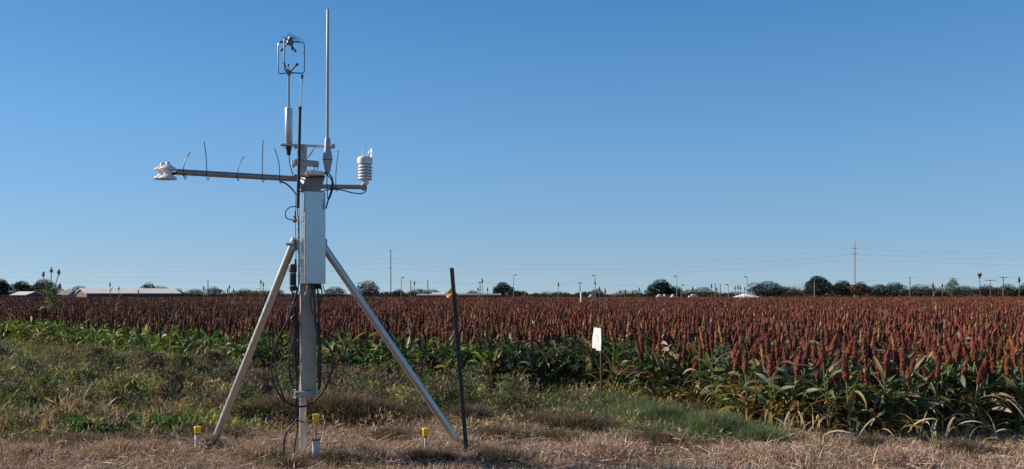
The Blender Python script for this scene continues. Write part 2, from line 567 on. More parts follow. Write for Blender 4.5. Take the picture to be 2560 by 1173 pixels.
dr = rest[:, 1] - edge_at(rest[:, 0], rest[:, 1])
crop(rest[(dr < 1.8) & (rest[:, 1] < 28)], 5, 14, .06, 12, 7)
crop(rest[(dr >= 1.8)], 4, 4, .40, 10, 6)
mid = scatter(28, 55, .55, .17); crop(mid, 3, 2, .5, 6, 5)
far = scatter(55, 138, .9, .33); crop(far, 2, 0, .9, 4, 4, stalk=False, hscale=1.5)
o = link('sorghum_field', None or mesh_np('sorghum_field', np.concatenate(GH.V), np.concatenate(GH.F4), None, np.concatenate(GH.col), False, [M_head]))
tag(o, 'dense field of rust red sorghum seed heads reaching back to the trees', 'sorghum field', kind='stuff')
o = link('sorghum_foliage', GL.mesh('sorghum_foliage', M_leaf, True))
tag(o, 'mass of long green sorghum leaves below the seed heads', 'crop foliage', kind='stuff')
o = link('sorghum_stalks', GS.mesh('sorghum_stalks', M_stalk, True))
tag(o, 'mass of pale green sorghum stalks standing behind the front rows', 'crop stalks', kind='stuff')


# -- tall stray sorghum heads above the field line: (column, head top row, plant height, kind, label)
def tall_plant(px, top, D, label, headlen=.24, hr=.04, col=(0.11, .03, .02), nleaf=3, bend=0.0):
    b = at(px, HY, D); b.z = 0
    ztop = at(px, top, D).z
    e = empty('tall_sorghum', b, label, 'sorghum plant', 'tall stray sorghum heads above the field')
    base = np.array([[b.x, b.y, 0.]])
    hb = base.copy(); hb[0, 2] = ztop - headlen; hb[0, 0] += bend
    A = Geo(); quad_add(A, heads(hb, rng.uniform(0, 6.28, 1), np.array([.12]), np.array([headlen]), np.array([hr]), np.array([col]), 10, 7))
    part('seed_head', A, M_head, e)
    S = Geo(); S.tube([(b.x, b.y, 0), (b.x + bend * .4, b.y, ztop * .6), (hb[0, 0], b.y, ztop - headlen + .02)], .012, 5, col=(.17, .15, .07))
    part('stalk', S, M_stalk, e, True)
    if nleaf:
        Lg = Geo(); plant_leaves(base, ztop - headlen - .15, nleaf, .55, 5, Lg, top=1.0)
        part('foliage', Lg, M_leaf, e, True)
    return e


DR = (0.085, .03, .025); PALE = (.30, .27, .2); RED = (.22, .055, .025); GRN = (.14, .16, .07)
TALL = [
    (275, 705, 40, DR, 'tall dark sorghum head rising in front of the long white roof, left of its middle'),
    (297, 716, 42, DR, 'small dark sorghum head over the long white roof'),
    (346, 724, 45, GRN, 'stubby greenish sorghum head against the long white roof'),
    (509, 714, 42, DR, 'thin dark sorghum head left of the short pole near the left'),
    (569, 720, 38, GRN, 'low grey green sorghum head left of the taller one beside it'),
    (573, 712, 40, GRN, 'slim grey green sorghum head standing over the low trees at left'),
    (584, 721, 41, GRN, 'small grey green sorghum head right of a slim taller one at left'),
    (652, 698, 36, GRN, 'tall olive sorghum head left of the station brace leg'),
    (658, 705, 37, GRN, 'olive sorghum head just right of a taller one beside the brace leg'),
    (1036, 702, 40, DR, 'dark red sorghum head between the two thin poles'),
    (1137, 722, 42, DR, 'small dark sorghum head just right of the dark steel post'),
    (1206, 695, 36, RED, 'tallest red sorghum head beside the thin pole in the middle'),
    (1195, 718, 42, DR, 'small dark head left of the thin pole in the middle'),
    (1219, 718, 42, DR, 'small dark head left of the round green tree'),
    (1396, 705, 38, RED, 'single red sorghum head above low bushes, right of the round tree'),
    (1488, 701, 38, DR, 'dark sorghum head straight below the lamp head near the white marker'),
    (1499, 716, 36, RED, 'leaning red brown head right of the head below the lamp'),
    (1513, 720, 32, RED, 'stout red brown sorghum head leaning right above the white bag'),
    (1551, 724, 40, DR, 'small dark head standing right of the white bag, left one of two'),
    (1563, 723, 38, RED, 'reddish head standing right of the white bag, right one of two'),
    (1598, 718, 40, DR, 'narrow dark head just left of the big dark oak'),
    (1732, 716, 38, DR, 'dark head in front of the brown tree right of the oak'),
    (1779, 709, 38, DR, 'dark red head left of two thin poles'),
    (1792, 718, 42, DR, 'small brown head beside two thin poles'),
    (1838, 714, 40, GRN, 'grey brown head leaning left above the white cover'),
    (1845, 712, 40, GRN, 'grey brown upright head above the white cover'),
    (1851, 714, 42, DR, 'dark narrow head above the white cover, middle of its cluster'),
    (1862, 716, 41, GRN, 'grey brown head leaning right above the white cover'),
    (2333, 705, 24, RED, 'large rust red head on a long tan stalk at the right'),
    (2356, 708, 40, DR, 'small dark sorghum head right of the large rust red head'),
    (2548, 691, 30, DR, 'dark ragged head at the right border of the field'),
]
for px, top, D, col, lab in TALL:
    tall_plant(px, top, D, lab, headlen=.22 if D > 30 else .24, hr=.034, col=col, nleaf=2 if D > 35 else 4)
# the large leafy clump at left with three pale heads, and the flared head at right
b = at(127, HY, 27); b.z = 0
e = empty('tall_sorghum', b, 'tall leafy sorghum clump with three pale heads at far left', 'sorghum plant', 'tall stray sorghum heads above the field')
A, S, Lg = Geo(), Geo(), Geo()
for (hx, ht) in ((108, 678), (128, 668), (147, 673), (149, 708), (117, 700)):
    p = at(hx, ht, 27); ln = .19
    quad_add(A, heads(np.array([[p.x, 27., p.z - ln]]), np.array([1.]), np.array([.1]), np.array([ln]), np.array([.05]), np.array([[.33, .30, .25]]), 9, 6))
    S.tube([(b.x + rng.normal(0, .05), 27, 0), ((b.x + p.x) / 2, 27, p.z * .75), (p.x, 27, p.z - ln + .02)], .014, 5, col=(.16, .17, .09))
for k in range(5):
    plant_leaves(np.array([[b.x + rng.normal(0, .12), 27 + rng.normal(0, .1), .3]]), rng.uniform(1.1, 1.55), 7, .4, 6, Lg, dry=.1, size=1.0, top=1.0)
part('seed_heads', A, M_head, e); part('stalks', S, M_stalk, e, True); part('foliage', Lg, M_leaf, e, True)
b = at(2450, HY, 30); b.z = 0
e = empty('tall_sorghum', b, 'tall thin stalk with a flared top heavy seed head at right', 'sorghum plant', 'tall stray sorghum heads above the field')
A = Geo(); p = at(2449, 684, 30)
A.lathe((p.x, 30, p.z - .18), [(.012, 0), (.03, .05), (.07, .12), (.065, .155), (.02, .175)], 8, col=(.1, .05, .035))
for k in range(14):
    a = rng.uniform(0, 6.28); A.tube([(p.x, 30, p.z - .06), (p.x + .08 * math.cos(a), 30 + .08 * math.sin(a), p.z + rng.uniform(-.04, .06))], .006, 4, col=(.12, .08, .06))
part('seed_head', A, M_head, e)
S = Geo(); S.tube([(b.x, 30, 0), (p.x + .01, 30, p.z - .35), (p.x, 30, p.z - .17)], .012, 5, col=(.13, .11, .06)); part('stalk', S, M_stalk, e, True)

# ------------------------------------------------------------------ ground cover
STRAW = [(0.60, 0.42, 0.33), (0.44, 0.30, 0.23), (0.76, 0.58, 0.47), (0.22, 0.15, 0.12), (0.52, 0.34, 0.21)]


def in_poly_edge(P, off=0): return P[:, 1] < edge_at(P[:, 0], P[:, 1]) + off


def cover(name, label, cat, P, lh, wd, lean, curl, cols, mat, seg=2, prof='blade', zoff=None, pcol=None, jit=.2, az=None, twist=1.2):
    N = len(P)
    b = np.zeros((N, 3)); b[:, 0] = P[:, 0]; b[:, 1] = P[:, 1]; b[:, 2] = gz(P[:, 0], P[:, 1]) - .004
    if zoff is not None: b[:, 2] += zoff
    a = rng.uniform(0, 6.28, N) if az is None else az
    r = ribbons(b, a, lean, curl, lh, wd, seg, prof=prof, twist=rng.normal(0, twist, N), col=cols if pcol is None else pcol)
    return r


def rect(n, y0, y1, xl=.70):
    n = int(n * 1.28); y0 -= .6 if y0 < 6 else 0   # goes on past both sides of the frame
    y = rng.uniform(y0, y1, n); x = rng.uniform(-1, 1, n) * (xl * y + 2.2)
    return np.stack([x, y], 1)


def noise2(P, s, ph=0.):
    x, y = P[:, 0] * s, P[:, 1] * s
    return (np.sin(x + 1.7 * np.sin(y * .8 + ph)) + np.sin(y * 1.3 + 1.1 * np.sin(x * 1.4 + 2 + ph)) + np.sin((x + y) * .7 + 3 + ph)) / 3


def straw_front(P):      # 1 = pure straw zone near the camera, falling to 0 in the weeds
    px = P[:, 0] / P[:, 1] * FPX + 1280
    lim = np.interp(px, [0, 300, 700, 1100, 1400, 1600, 1900, 2000, 2560], [8.1, 8.2, 8.7, 9.1, 9.0, 8.4, 8.0, 9.5, 9.5])
    return np.clip((lim - P[:, 1]) / 1.1 + .5 + .55 * noise2(P, 2.6) + .45 * noise2(P, 7.3, 1.9), 0, 1)


G = Geo()
P = rect(270000, 5.4, 12.8, .68)
sf = straw_front(P)
px = P[:, 0] / P[:, 1] * FPX + 1280
keep = in_poly_edge(P, .5) & (rng.random(len(P)) < np.maximum(sf, .42))
P = P[keep]; sf = sf[keep]
tuft = np.clip(noise2(P, 5.5, 1.) * .5 + .5, 0, 1)
N = len(P)
fine = np.clip(noise2(P, 13., 2.) * .5 + .5, 0, 1); L_ = rng.uniform(.03, .085, N) * (.5 + .6 * tuft + .7 * fine)
cols = pick(STRAW, N, .25, [.32, .26, .16, .16, .10])
dk = noise2(P, 2.1, 4.) + .5 * noise2(P, 6.7, 2.) > .4
cols[dk] *= np.array([.66, .60, .56])
bare = noise2(P, 4.3, 5.5) + .6 * noise2(P, 11., 3.) > .62
kp = rng.random(N) < np.where(bare, .18, np.where(dk, .6, 1.))
P, L_, cols, N = P[kp], L_[kp], cols[kp], int(kp.sum())
quad_add(G, cover('', '', '', P, L_, rng.uniform(.0035, .0075, N), rng.uniform(.2, 1.45, N), rng.uniform(-.3, 1.3, N), cols, M_straw, seg=2))
Q = rect(5200, 6.3, 10, .66); Q = Q[in_poly_edge(Q) & (noise2(Q, 2.3, 9.) + .6 * noise2(Q, 6., 1.) > .45)]; n = len(Q)
k = np.repeat(np.arange(n), 4); n = len(k)
quad_add(G, cover('', '', '', Q[k] + rng.normal(0, .02, (n, 2)), rng.uniform(.03, .08, n), rng.uniform(.005, .014, n), rng.uniform(.2, 1.2, n), rng.uniform(0, 1.2, n), pick([(.13, .17, .06), (.20, .20, .09), (.09, .13, .04)], n, .2), M_straw, seg=2))
# straw drifted against the feet of the station, tubes and post
for (fx, fD, fr) in ((527, 7.64, .10), (757, 7.06, .10), (1160, 7.55, .12), (1167, 7.02, .08), (640, 7.3, .2), (900, 7.2, .22), (300, 7.3, .3), (1500, 7.4, .3), (1900, 7.2, .3), (60, 7.2, .3), (2250, 7.0, .25)):
    n = int(420 * (fr / .1) ** 1.4); a = rng.uniform(0, 6.28, n); rr = np.abs(rng.normal(0, .7, n)) * fr
    Q = np.stack([(fx - 1280) / FPX * fD + rr * np.cos(a), fD + rr * np.sin(a)], 1)
    quad_add(G, cover('', '', '', Q, rng.uniform(.05, .14, n), rng.uniform(.004, .009, n), rng.uniform(.3, 1.4, n), rng.uniform(-.2, 1.1, n), pick(STRAW, n, .25, [.3, .26, .16, .18, .10]), M_straw, seg=3, zoff=rng.uniform(0, .05, n)))
# lying stalk pieces
P = rect(9000, 5.4, 10, .68); P = P[in_poly_edge(P, .3)]; N = len(P)
quad_add(G, cover('', '', '', P, rng.uniform(.08, .22, N), rng.uniform(.005, .011, N), rng.uniform(1.25, 1.6, N), rng.uniform(-.2, .35, N),
                  pick(STRAW, N, .2, [.25, .15, .40, .12, .08]), M_straw, seg=3, zoff=rng.uniform(.01, .05, N)))
o = link('dry_straw', G.mesh('dry_straw', M_straw)); tag(o, 'dry pinkish tan mown straw covering the ground in front', 'dry grass', kind='stuff')

# weeds between straw and crop
WEED = [(0.075, 0.105, 0.04), (0.10, 0.125, 0.05), (0.13, 0.115, 0.065), (0.17, 0.12, 0.09), (0.05, 0.08, 0.03)]
G = Geo()
P = rect(420000, 7.9, 24, .70)
P = P[rng.random(len(P)) < np.clip(15 / P[:, 1], 0, 1)]
sf = straw_front(P)
px = P[:, 0] / P[:, 1] * FPX + 1280
P = P[in_poly_edge(P, .35) & (rng.random(len(P)) > sf)]
px = P[:, 0] / P[:, 1] * FPX + 1280
left = np.clip((780 - px) / 350, 0, 1)
clump = np.clip(.5 + .8 * noise2(P, 3.4, .7), 0, 1) * np.clip(.55 + .9 * noise2(P, 8.7, 2.7), .1, 1.2)
hmax = .04 + .19 * clump + left * np.interp(P[:, 1], [8.5, 10, 12, 16, 22], [.03, .12, .20, .17, .10]) * (.35 + 1.15 * clump) + (1 - left) * np.interp(P[:, 1], [8.5, 11.5], [.0, .07])
N = len(P)
u = rng.random(N)
zo = np.maximum(hmax - .03, .01) * u ** 1.1
cols = pick(WEED, N, .28, [.28, .24, .20, .14, .14])
pn = noise2(P, 1.9, 6.1) + rng.normal(0, .3, N)
for sel, pal in ((pn > .42, [(.21, .20, .075), (.16, .18, .06)]), (pn < -.5, [(.15, .10, .085), (.11, .075, .065), (.20, .14, .11)]), (np.abs(pn) < .12, [(.06, .11, .035), (.09, .15, .04)])):
    cols[sel] = pick(pal, int(sel.sum()), .25)
br = noise2(P, 1.3, 5.) + rng.normal(0, .35, N) + np.where(left > 0, .12, 0.25) - np.interp(P[:, 1], [8.5, 12], [-.3, .45])
cols[br > .35] = pick([(0.26, 0.18, 0.12), (0.20, 0.13, 0.09), (0.33, 0.24, 0.16)], int((br > .35).sum()), .2)
L_ = rng.uniform(.025, .08, N) * (1 + .9 * left)
tone = noise2(P, 2.6, 3.3); cols[(tone > .3)] *= np.array([.62, .72, .6]); cols[(tone < -.45)] *= np.array([1.15, 1.35, .9])
quad_add(G, cover('', '', '', P, L_, np.where(rng.random(N) < .3, rng.uniform(.014, .030, N), rng.uniform(.005, .014, N)), rng.uniform(.1, 1.5, N), rng.uniform(-.4, 1.2, N), cols, M_weed, seg=2, prof='mid', zoff=zo))
# bushy weed plants with stems and side leaves
nb = 900
by = rng.uniform(9.6, 22, nb * 3); bx = -rng.uniform(-.02, .66, nb * 3) * by
Q = np.stack([bx, by], 1); Q = Q[in_poly_edge(Q, .1) & (straw_front(Q) < .2)][:nb]; nb = len(Q)
bh = rng.uniform(.14, .62, nb) * np.interp(Q[:, 1], [8, 12.5, 15, 22], [.3, .85, .6, .35])
bp = pick([(.09, .11, .045), (.14, .10, .08), (.05, .08, .03), (.20, .19, .08), (.10, .065, .06), (.16, .15, .10)], nb, .3)
k = np.repeat(np.arange(nb), 7); n = len(k)
quad_add(G, cover('', '', '', Q[k] + rng.normal(0, .02, (n, 2)), bh[k] * rng.uniform(.7, 1.1, n), .007, rng.uniform(0, .55, n), rng.uniform(-.3, .3, n), bp[k] * .8, M_weed, seg=3))
k = np.repeat(np.arange(nb), 130); n = len(k); u = rng.random(n) ** .7
sp = rng.normal(0, .22, (n, 2)) * (bh[k] * (.25 + .75 * u))[:, None]
quad_add(G, cover('', '', '', Q[k] + sp, rng.uniform(.025, .07, n), rng.uniform(.009, .026, n), rng.uniform(.1, 1.7, n), rng.uniform(-.3, 1., n), bp[k] * rng.uniform(.6, 1.4, (n, 1)), M_weed, seg=2, prof='mid', zoff=u * bh[k]))
# larger shrubby weeds, dark and brownish
for (bpx, bD, br_, bh_, bc) in ((370, 12.6, .45, .52, 0), (455, 12.0, .40, .50, 0), (500, 11.5, .3, .42, 1), (240, 13.6, .5, .5, 1), (420, 11.0, .32, .38, 0), (60, 12.2, .45, .45, 2), (575, 11.4, .3, .40, 1), (150, 14.5, .6, .38, 2),
                              (310, 13.8, .5, .34, 0), (20, 15.5, .6, .34, 2), (200, 11.4, .35, .34, 2), (320, 10.5, .3, .3, 1), (110, 10.6, .3, .30, 2), (640, 11.6, .3, .34, 2), (-20, 14.5, .6, .5, 1), (400, 13.2, .4, .4, 2), (530, 12.8, .35, .5, 0)):
    c_ = ((bpx - 1280) / FPX * bD, bD); n = int(2600 * br_ / .4)
    a = rng.uniform(0, 6.28, n); u = rng.random(n); rr = br_ * np.sqrt(rng.random(n)) * np.sqrt(np.clip(1.02 - u ** 1.6, 0, 1)) * (1 + .3 * np.sin(a * 4 + bpx))
    Q = np.stack([c_[0] + rr * np.cos(a), c_[1] + rr * np.sin(a)], 1)
    pal = [[(.10, .07, .06), (.075, .06, .05), (.09, .10, .05)], [(.07, .10, .04), (.12, .13, .06), (.10, .075, .06)], [(.11, .14, .05), (.17, .18, .075), (.08, .11, .045)]][bc]
    quad_add(G, cover('', '', '', Q, rng.uniform(.03, .08, n), rng.uniform(.008, .022, n), rng.uniform(.1, 1.6, n), rng.uniform(-.3, 1., n), pick(pal, n, .3), M_weed, seg=2, prof='mid', zoff=u * bh_))
    n = 60; Q = np.stack([c_[0] + rng.normal(0, br_ * .4, n), c_[1] + rng.normal(0, br_ * .4, n)], 1)
    quad_add(G, cover('', '', '', Q, bh_ * rng.uniform(.7, 1.35, n), rng.uniform(.005, .009, n), rng.uniform(0, .5, n), rng.uniform(-.3, .4, n), pick([(.16, .12, .09), (.20, .16, .11)], n, .2), M_weed, seg=3))
# dark matted tussocks, brown deepened to stand in for shadow bands too
for (tpx, tD, tr, th) in ((560, 8.3, .2, .1), (330, 8.0, .25, .1), (200, 7.9, .2, .1), (480, 8.5, .2, .12), (980, 8.3, .2, .1), (1250, 8.3, .25, .1), (1400, 8.1, .2, .1), (1650, 8.0, .2, .1), (90, 7.7, .25, .1), (640, 9.35, .16, .20), (700, 9.5, .22, .24), (780, 9.45, .20, .22), (840, 9.4, .22, .26), (900, 9.35, .22, .24), (960, 9.3, .18, .2), (60, 8.75, .16, .12), (150, 8.6, .16, .14), (10, 8.6, .15, .12),
                          (1060, 7.0, .16, .13), (1110, 7.05, .13, .11), (1215, 7.1, .15, .12), (1255, 7.0, .15, .12), (720, 6.8, .14, .10), (840, 6.95, .16, .11), (1380, 8.9, .16, .13), (1450, 8.8, .2, .16), (1520, 8.7, .15, .12), (1330, 9.2, .16, .14),
                          (450, 9.3, .16, .15), (2180, 7.6, .12, .15), (2420, 7.3, .14, .15), (1050, 9.3, .18, .18), (1170, 9.4, .2, .2), (330, 9.8, .16, .16), (230, 9.4, .12, .12)):
    n = int(2600 * (tr / .2) ** 2); cx_ = (tpx - 1280) / FPX * tD
    a = rng.uniform(0, 6.28, n); rr = np.abs(rng.normal(0, .55, n)) * tr
    Q = np.stack([cx_ + rr * np.cos(a) * 1.3, tD + rr * np.sin(a)], 1)
    quad_add(G, cover('', '', '', Q, rng.uniform(.3, 1.0, n) * th, rng.uniform(.003, .007, n), rng.uniform(.1, .9, n), rng.uniform(0, 1.6, n),
                      pick([(0.08, .055, .045), (.13, .09, .072), (.05, .038, .032), (.28, .20, .16), (.06, .07, .03)], n, .2), M_weed, seg=3, az=a + rng.normal(0, .8, n), zoff=rng.uniform(0, .5, n) * th * .5))
# upright weed stems and seed heads
P = rect(26000, 8.6, 23, .70); px = P[:, 0] / P[:, 1] * FPX + 1280
P = P[in_poly_edge(P, .2) & (straw_front(P) < .3)]
px = P[:, 0] / P[:, 1] * FPX + 1280
left = np.clip((780 - px) / 350, 0, 1); N = len(P)
hmax = .13 + left * np.interp(P[:, 1], [8.5, 10, 12, 16, 22], [.05, .17, .26, .25, .16])
tall_ = np.clip(.35 + .9 * np.clip(.5 + .5 * noise2(P, 2.9, .2), 0, 1), 0, 1.2)
quad_add(G, cover('', '', '', P, hmax * tall_ * rng.uniform(.4, 1.35, N), rng.uniform(.004, .009, N), rng.uniform(0, .5, N), rng.uniform(-.2, .7, N),
                  pick([(0.15, .15, .075), (.24, .17, .115), (.10, .12, .05)], N, .2), M_weed, seg=3))
for c_ in G.col: c_ *= np.array([1.42, 1.38, 1.5], np.float32)      # dusty grey green
o = link('weeds', G.mesh('weeds', M_weed)); tag(o, 'tangled green and brown weeds between the straw and the crop', 'weeds', kind='stuff')

# feathery green grass patch by the crop corner, broadleaf ground weeds at left
G = Geo()
def blob(n, cx, cy, rx, ry):
    a = rng.uniform(0, 6.28, n); r = np.abs(rng.normal(0, .62, n)) * (1 + .35 * np.sin(a * 3 + cx) + .2 * np.sin(a * 7 + cy))
    return np.stack([cx + rx * r * np.cos(a), cy + ry * r * np.sin(a)], 1)
for (cpx, cD, rx, ry, n, h) in ((1600, 10.1, .75, .7, 19000, .16), (1690, 9.1, .75, .6, 24000, .19), (1790, 8.5, .5, .4, 17000, .19), (1880, 8.0, .25, .2, 6500, .15), (1420, 10.9, .9, .5, 6000, .12), (1200, 11.6, 1.0, .35, 8000, .10)):
    P = blob(n, (cpx - 1280) / FPX * cD, cD, rx, ry); N = len(P)
    P = P[in_poly_edge(P, .15) & (noise2(P, 5.5, .4) + rng.normal(0, .4, N) > -.3)]; N = len(P)
    quad_add(G, cover('', '', '', P, rng.uniform(.35, 1.25, N) * np.clip(.8 + .5 * noise2(P, 6.5, 1.1), .3, 1.3) * h, rng.uniform(.003, .007, N) + np.where(rng.random(N) < .2, .007, 0), rng.uniform(0, 1.1, N), rng.uniform(-.1, 1.3, N),
                      pick([(0.110, 0.180, 0.078), (0.16, 0.21, 0.10), (0.080, 0.135, 0.06), (0.28, 0.23, 0.15)], N, .25, [.36, .26, .22, .16]), M_weed, seg=3))
o = link('green_grass', G.mesh('green_grass', M_weed)); tag(o, 'fine bright green grass beside the near corner of the crop', 'grass', kind='stuff')
G = Geo()
for (cpx, cD, rx, ry, n) in ((300, 8.7, .8, .35, 5000), (210, 8.4, .35, .2, 1500), (60, 9.1, .5, .3, 2200), (390, 8.5, .35, .3, 1800), (610, 9.3, .25, .15, 500), (170, 9.8, .7, .4, 2500)):
    P = blob(n, (cpx - 1280) / FPX * cD, cD, rx, ry); N = len(P)
    quad_add(G, cover('', '', '', P, rng.uniform(.025, .05, N), rng.uniform(.018, .032, N), rng.uniform(.5, 1.4, N), rng.uniform(0, .9, N),
                      pick([(0.075, 0.16, 0.035), (0.055, 0.12, 0.03), (0.11, 0.19, 0.05)], N, .2), M_weed, seg=3, prof='mid', zoff=rng.uniform(0, .13, N)))
o = link('broadleaf_weeds', G.mesh('broadleaf_weeds', M_weed)); tag(o, 'low patches of bright broadleaf weeds at the lower left', 'weeds', kind='stuff')
# yellowing coarse grass at the foot of the crop on the right
G = Geo()
P = rect(2600, 7.25, 8.25, .66); P = P[(P[:, 0] / P[:, 1] * FPX + 1280 > 2040)]; N = len(P)
k = np.clip(noise2(P, 6.) * .5 + .6, .1, 1)
quad_add(G, cover('', '', '', P, rng.uniform(.10, .26, N) * k, rng.uniform(.006, .012, N), rng.uniform(.1, .9, N), rng.uniform(.4, 1.9, N),
                  pick([(0.30, 0.26, 0.08), (0.20, 0.20, 0.07), (0.36, 0.27, 0.14)], N, .2), M_weed, seg=4))
n = 70; px_ = rng.uniform(1960, 2600, n); D_ = rng.uniform(7.6, 8.3, n)
Q = np.stack([(px_ - 1280) / FPX * D_, D_], 1)
quad_add(G, cover('', '', '', Q, rng.uniform(.2, .45, n), rng.uniform(.008, .022, n), rng.uniform(0, 1., n), rng.uniform(.8, 2.4, n), pick([(.50, .42, .33), (.40, .32, .24), (.46, .38, .16)], n, .15), M_weed, seg=7, prof='mid', zoff=rng.uniform(0, .12, n)))
o = link('yellow_grass', G.mesh('yellow_grass', M_weed)); tag(o, 'coarse yellowing grass at the foot of the crop on the right', 'grass', kind='stuff')

# ------------------------------------------------------------------ trees on the skyline
def tree(px, w, top, D, cols, label, kind='round', dens=1.0, name='tree', leaf=None):
    b = at(px, HY, D); b.z = 0
    H = at(px, top, D).z; Wd = w / FPX * D / 2 * 1.12
    e = empty(name, b, label, 'tree', 'trees along the skyline')
    T = Geo()
    T.tube([(b.x, b.y, 0), (b.x + .05 * H * rng.normal(), b.y, H * .25), (b.x, b.y, H * .5)], [.045 * H, .035 * H, .02 * H], 7)
    nl = 8
    cen = []
    for k in range(nl):
        a = k / nl * 6.28 + rng.uniform(-.3, .3); rr = rng.uniform(.35, .72) * Wd; zc = H * rng.uniform(.28, .64)
        cen.append((b.x + rr * math.cos(a), b.y + rr * math.sin(a), zc, rng.uniform(.30, .48) * Wd, rng.uniform(.15, .24) * H))
        T.tube([(b.x, b.y, H * .28), (b.x + rr * .5 * math.cos(a), b.y + rr * .5 * math.sin(a), zc * .75), cen[-1][:3]], [.02 * H, .013 * H, .006 * H], 5)
    cen.append((b.x, b.y, H * .72, .5 * Wd, .27 * H)); cen.append((b.x, b.y, H * .5, .8 * Wd, .34 * H))
    for k in range(3): cen.append((b.x + rng.normal(0, .3) * Wd, b.y, H * rng.uniform(.62, .82), .28 * Wd, .17 * H))
    n = int(6000 * dens)
    cc = np.array(cen); wgt = cc[:, 3] ** 2; k = rng.choice(len(cc), n, p=wgt / wgt.sum())
    u = rng.normal(size=(n, 3)); u /= np.linalg.norm(u, axis=1)[:, None]
    r = rng.uniform(.55, 1.05, n) ** .6
    pos = cc[k, :3] + u * r[:, None] * np.stack([cc[k, 3], cc[k, 3], cc[k, 4]], 1)
    pos = pos[pos[:, 2] > .12 * H]; n = len(pos)
    ls = (leaf or .036) * H
    clump = .85 + .3 * np.sin(pos[:, 0] * 9 / Wd) * np.sin(pos[:, 2] * 11 / H)
    LG = Geo()
    r_ = ribbons(pos, rng.uniform(0, 6.28, n), rng.uniform(0, 3, n), rng.uniform(-1, 1, n), rng.uniform(.8, 1.6, n) * ls, rng.uniform(.6, 1.1, n) * ls,
                 1, prof='blade', twist=rng.normal(0, 1.5, n), col=pick(cols, n, .2) * clump[:, None])
    quad_add(LG, r_)
    part('crown', LG, M_tree, e); part('trunk', T, M_bark, e, True)
    return e


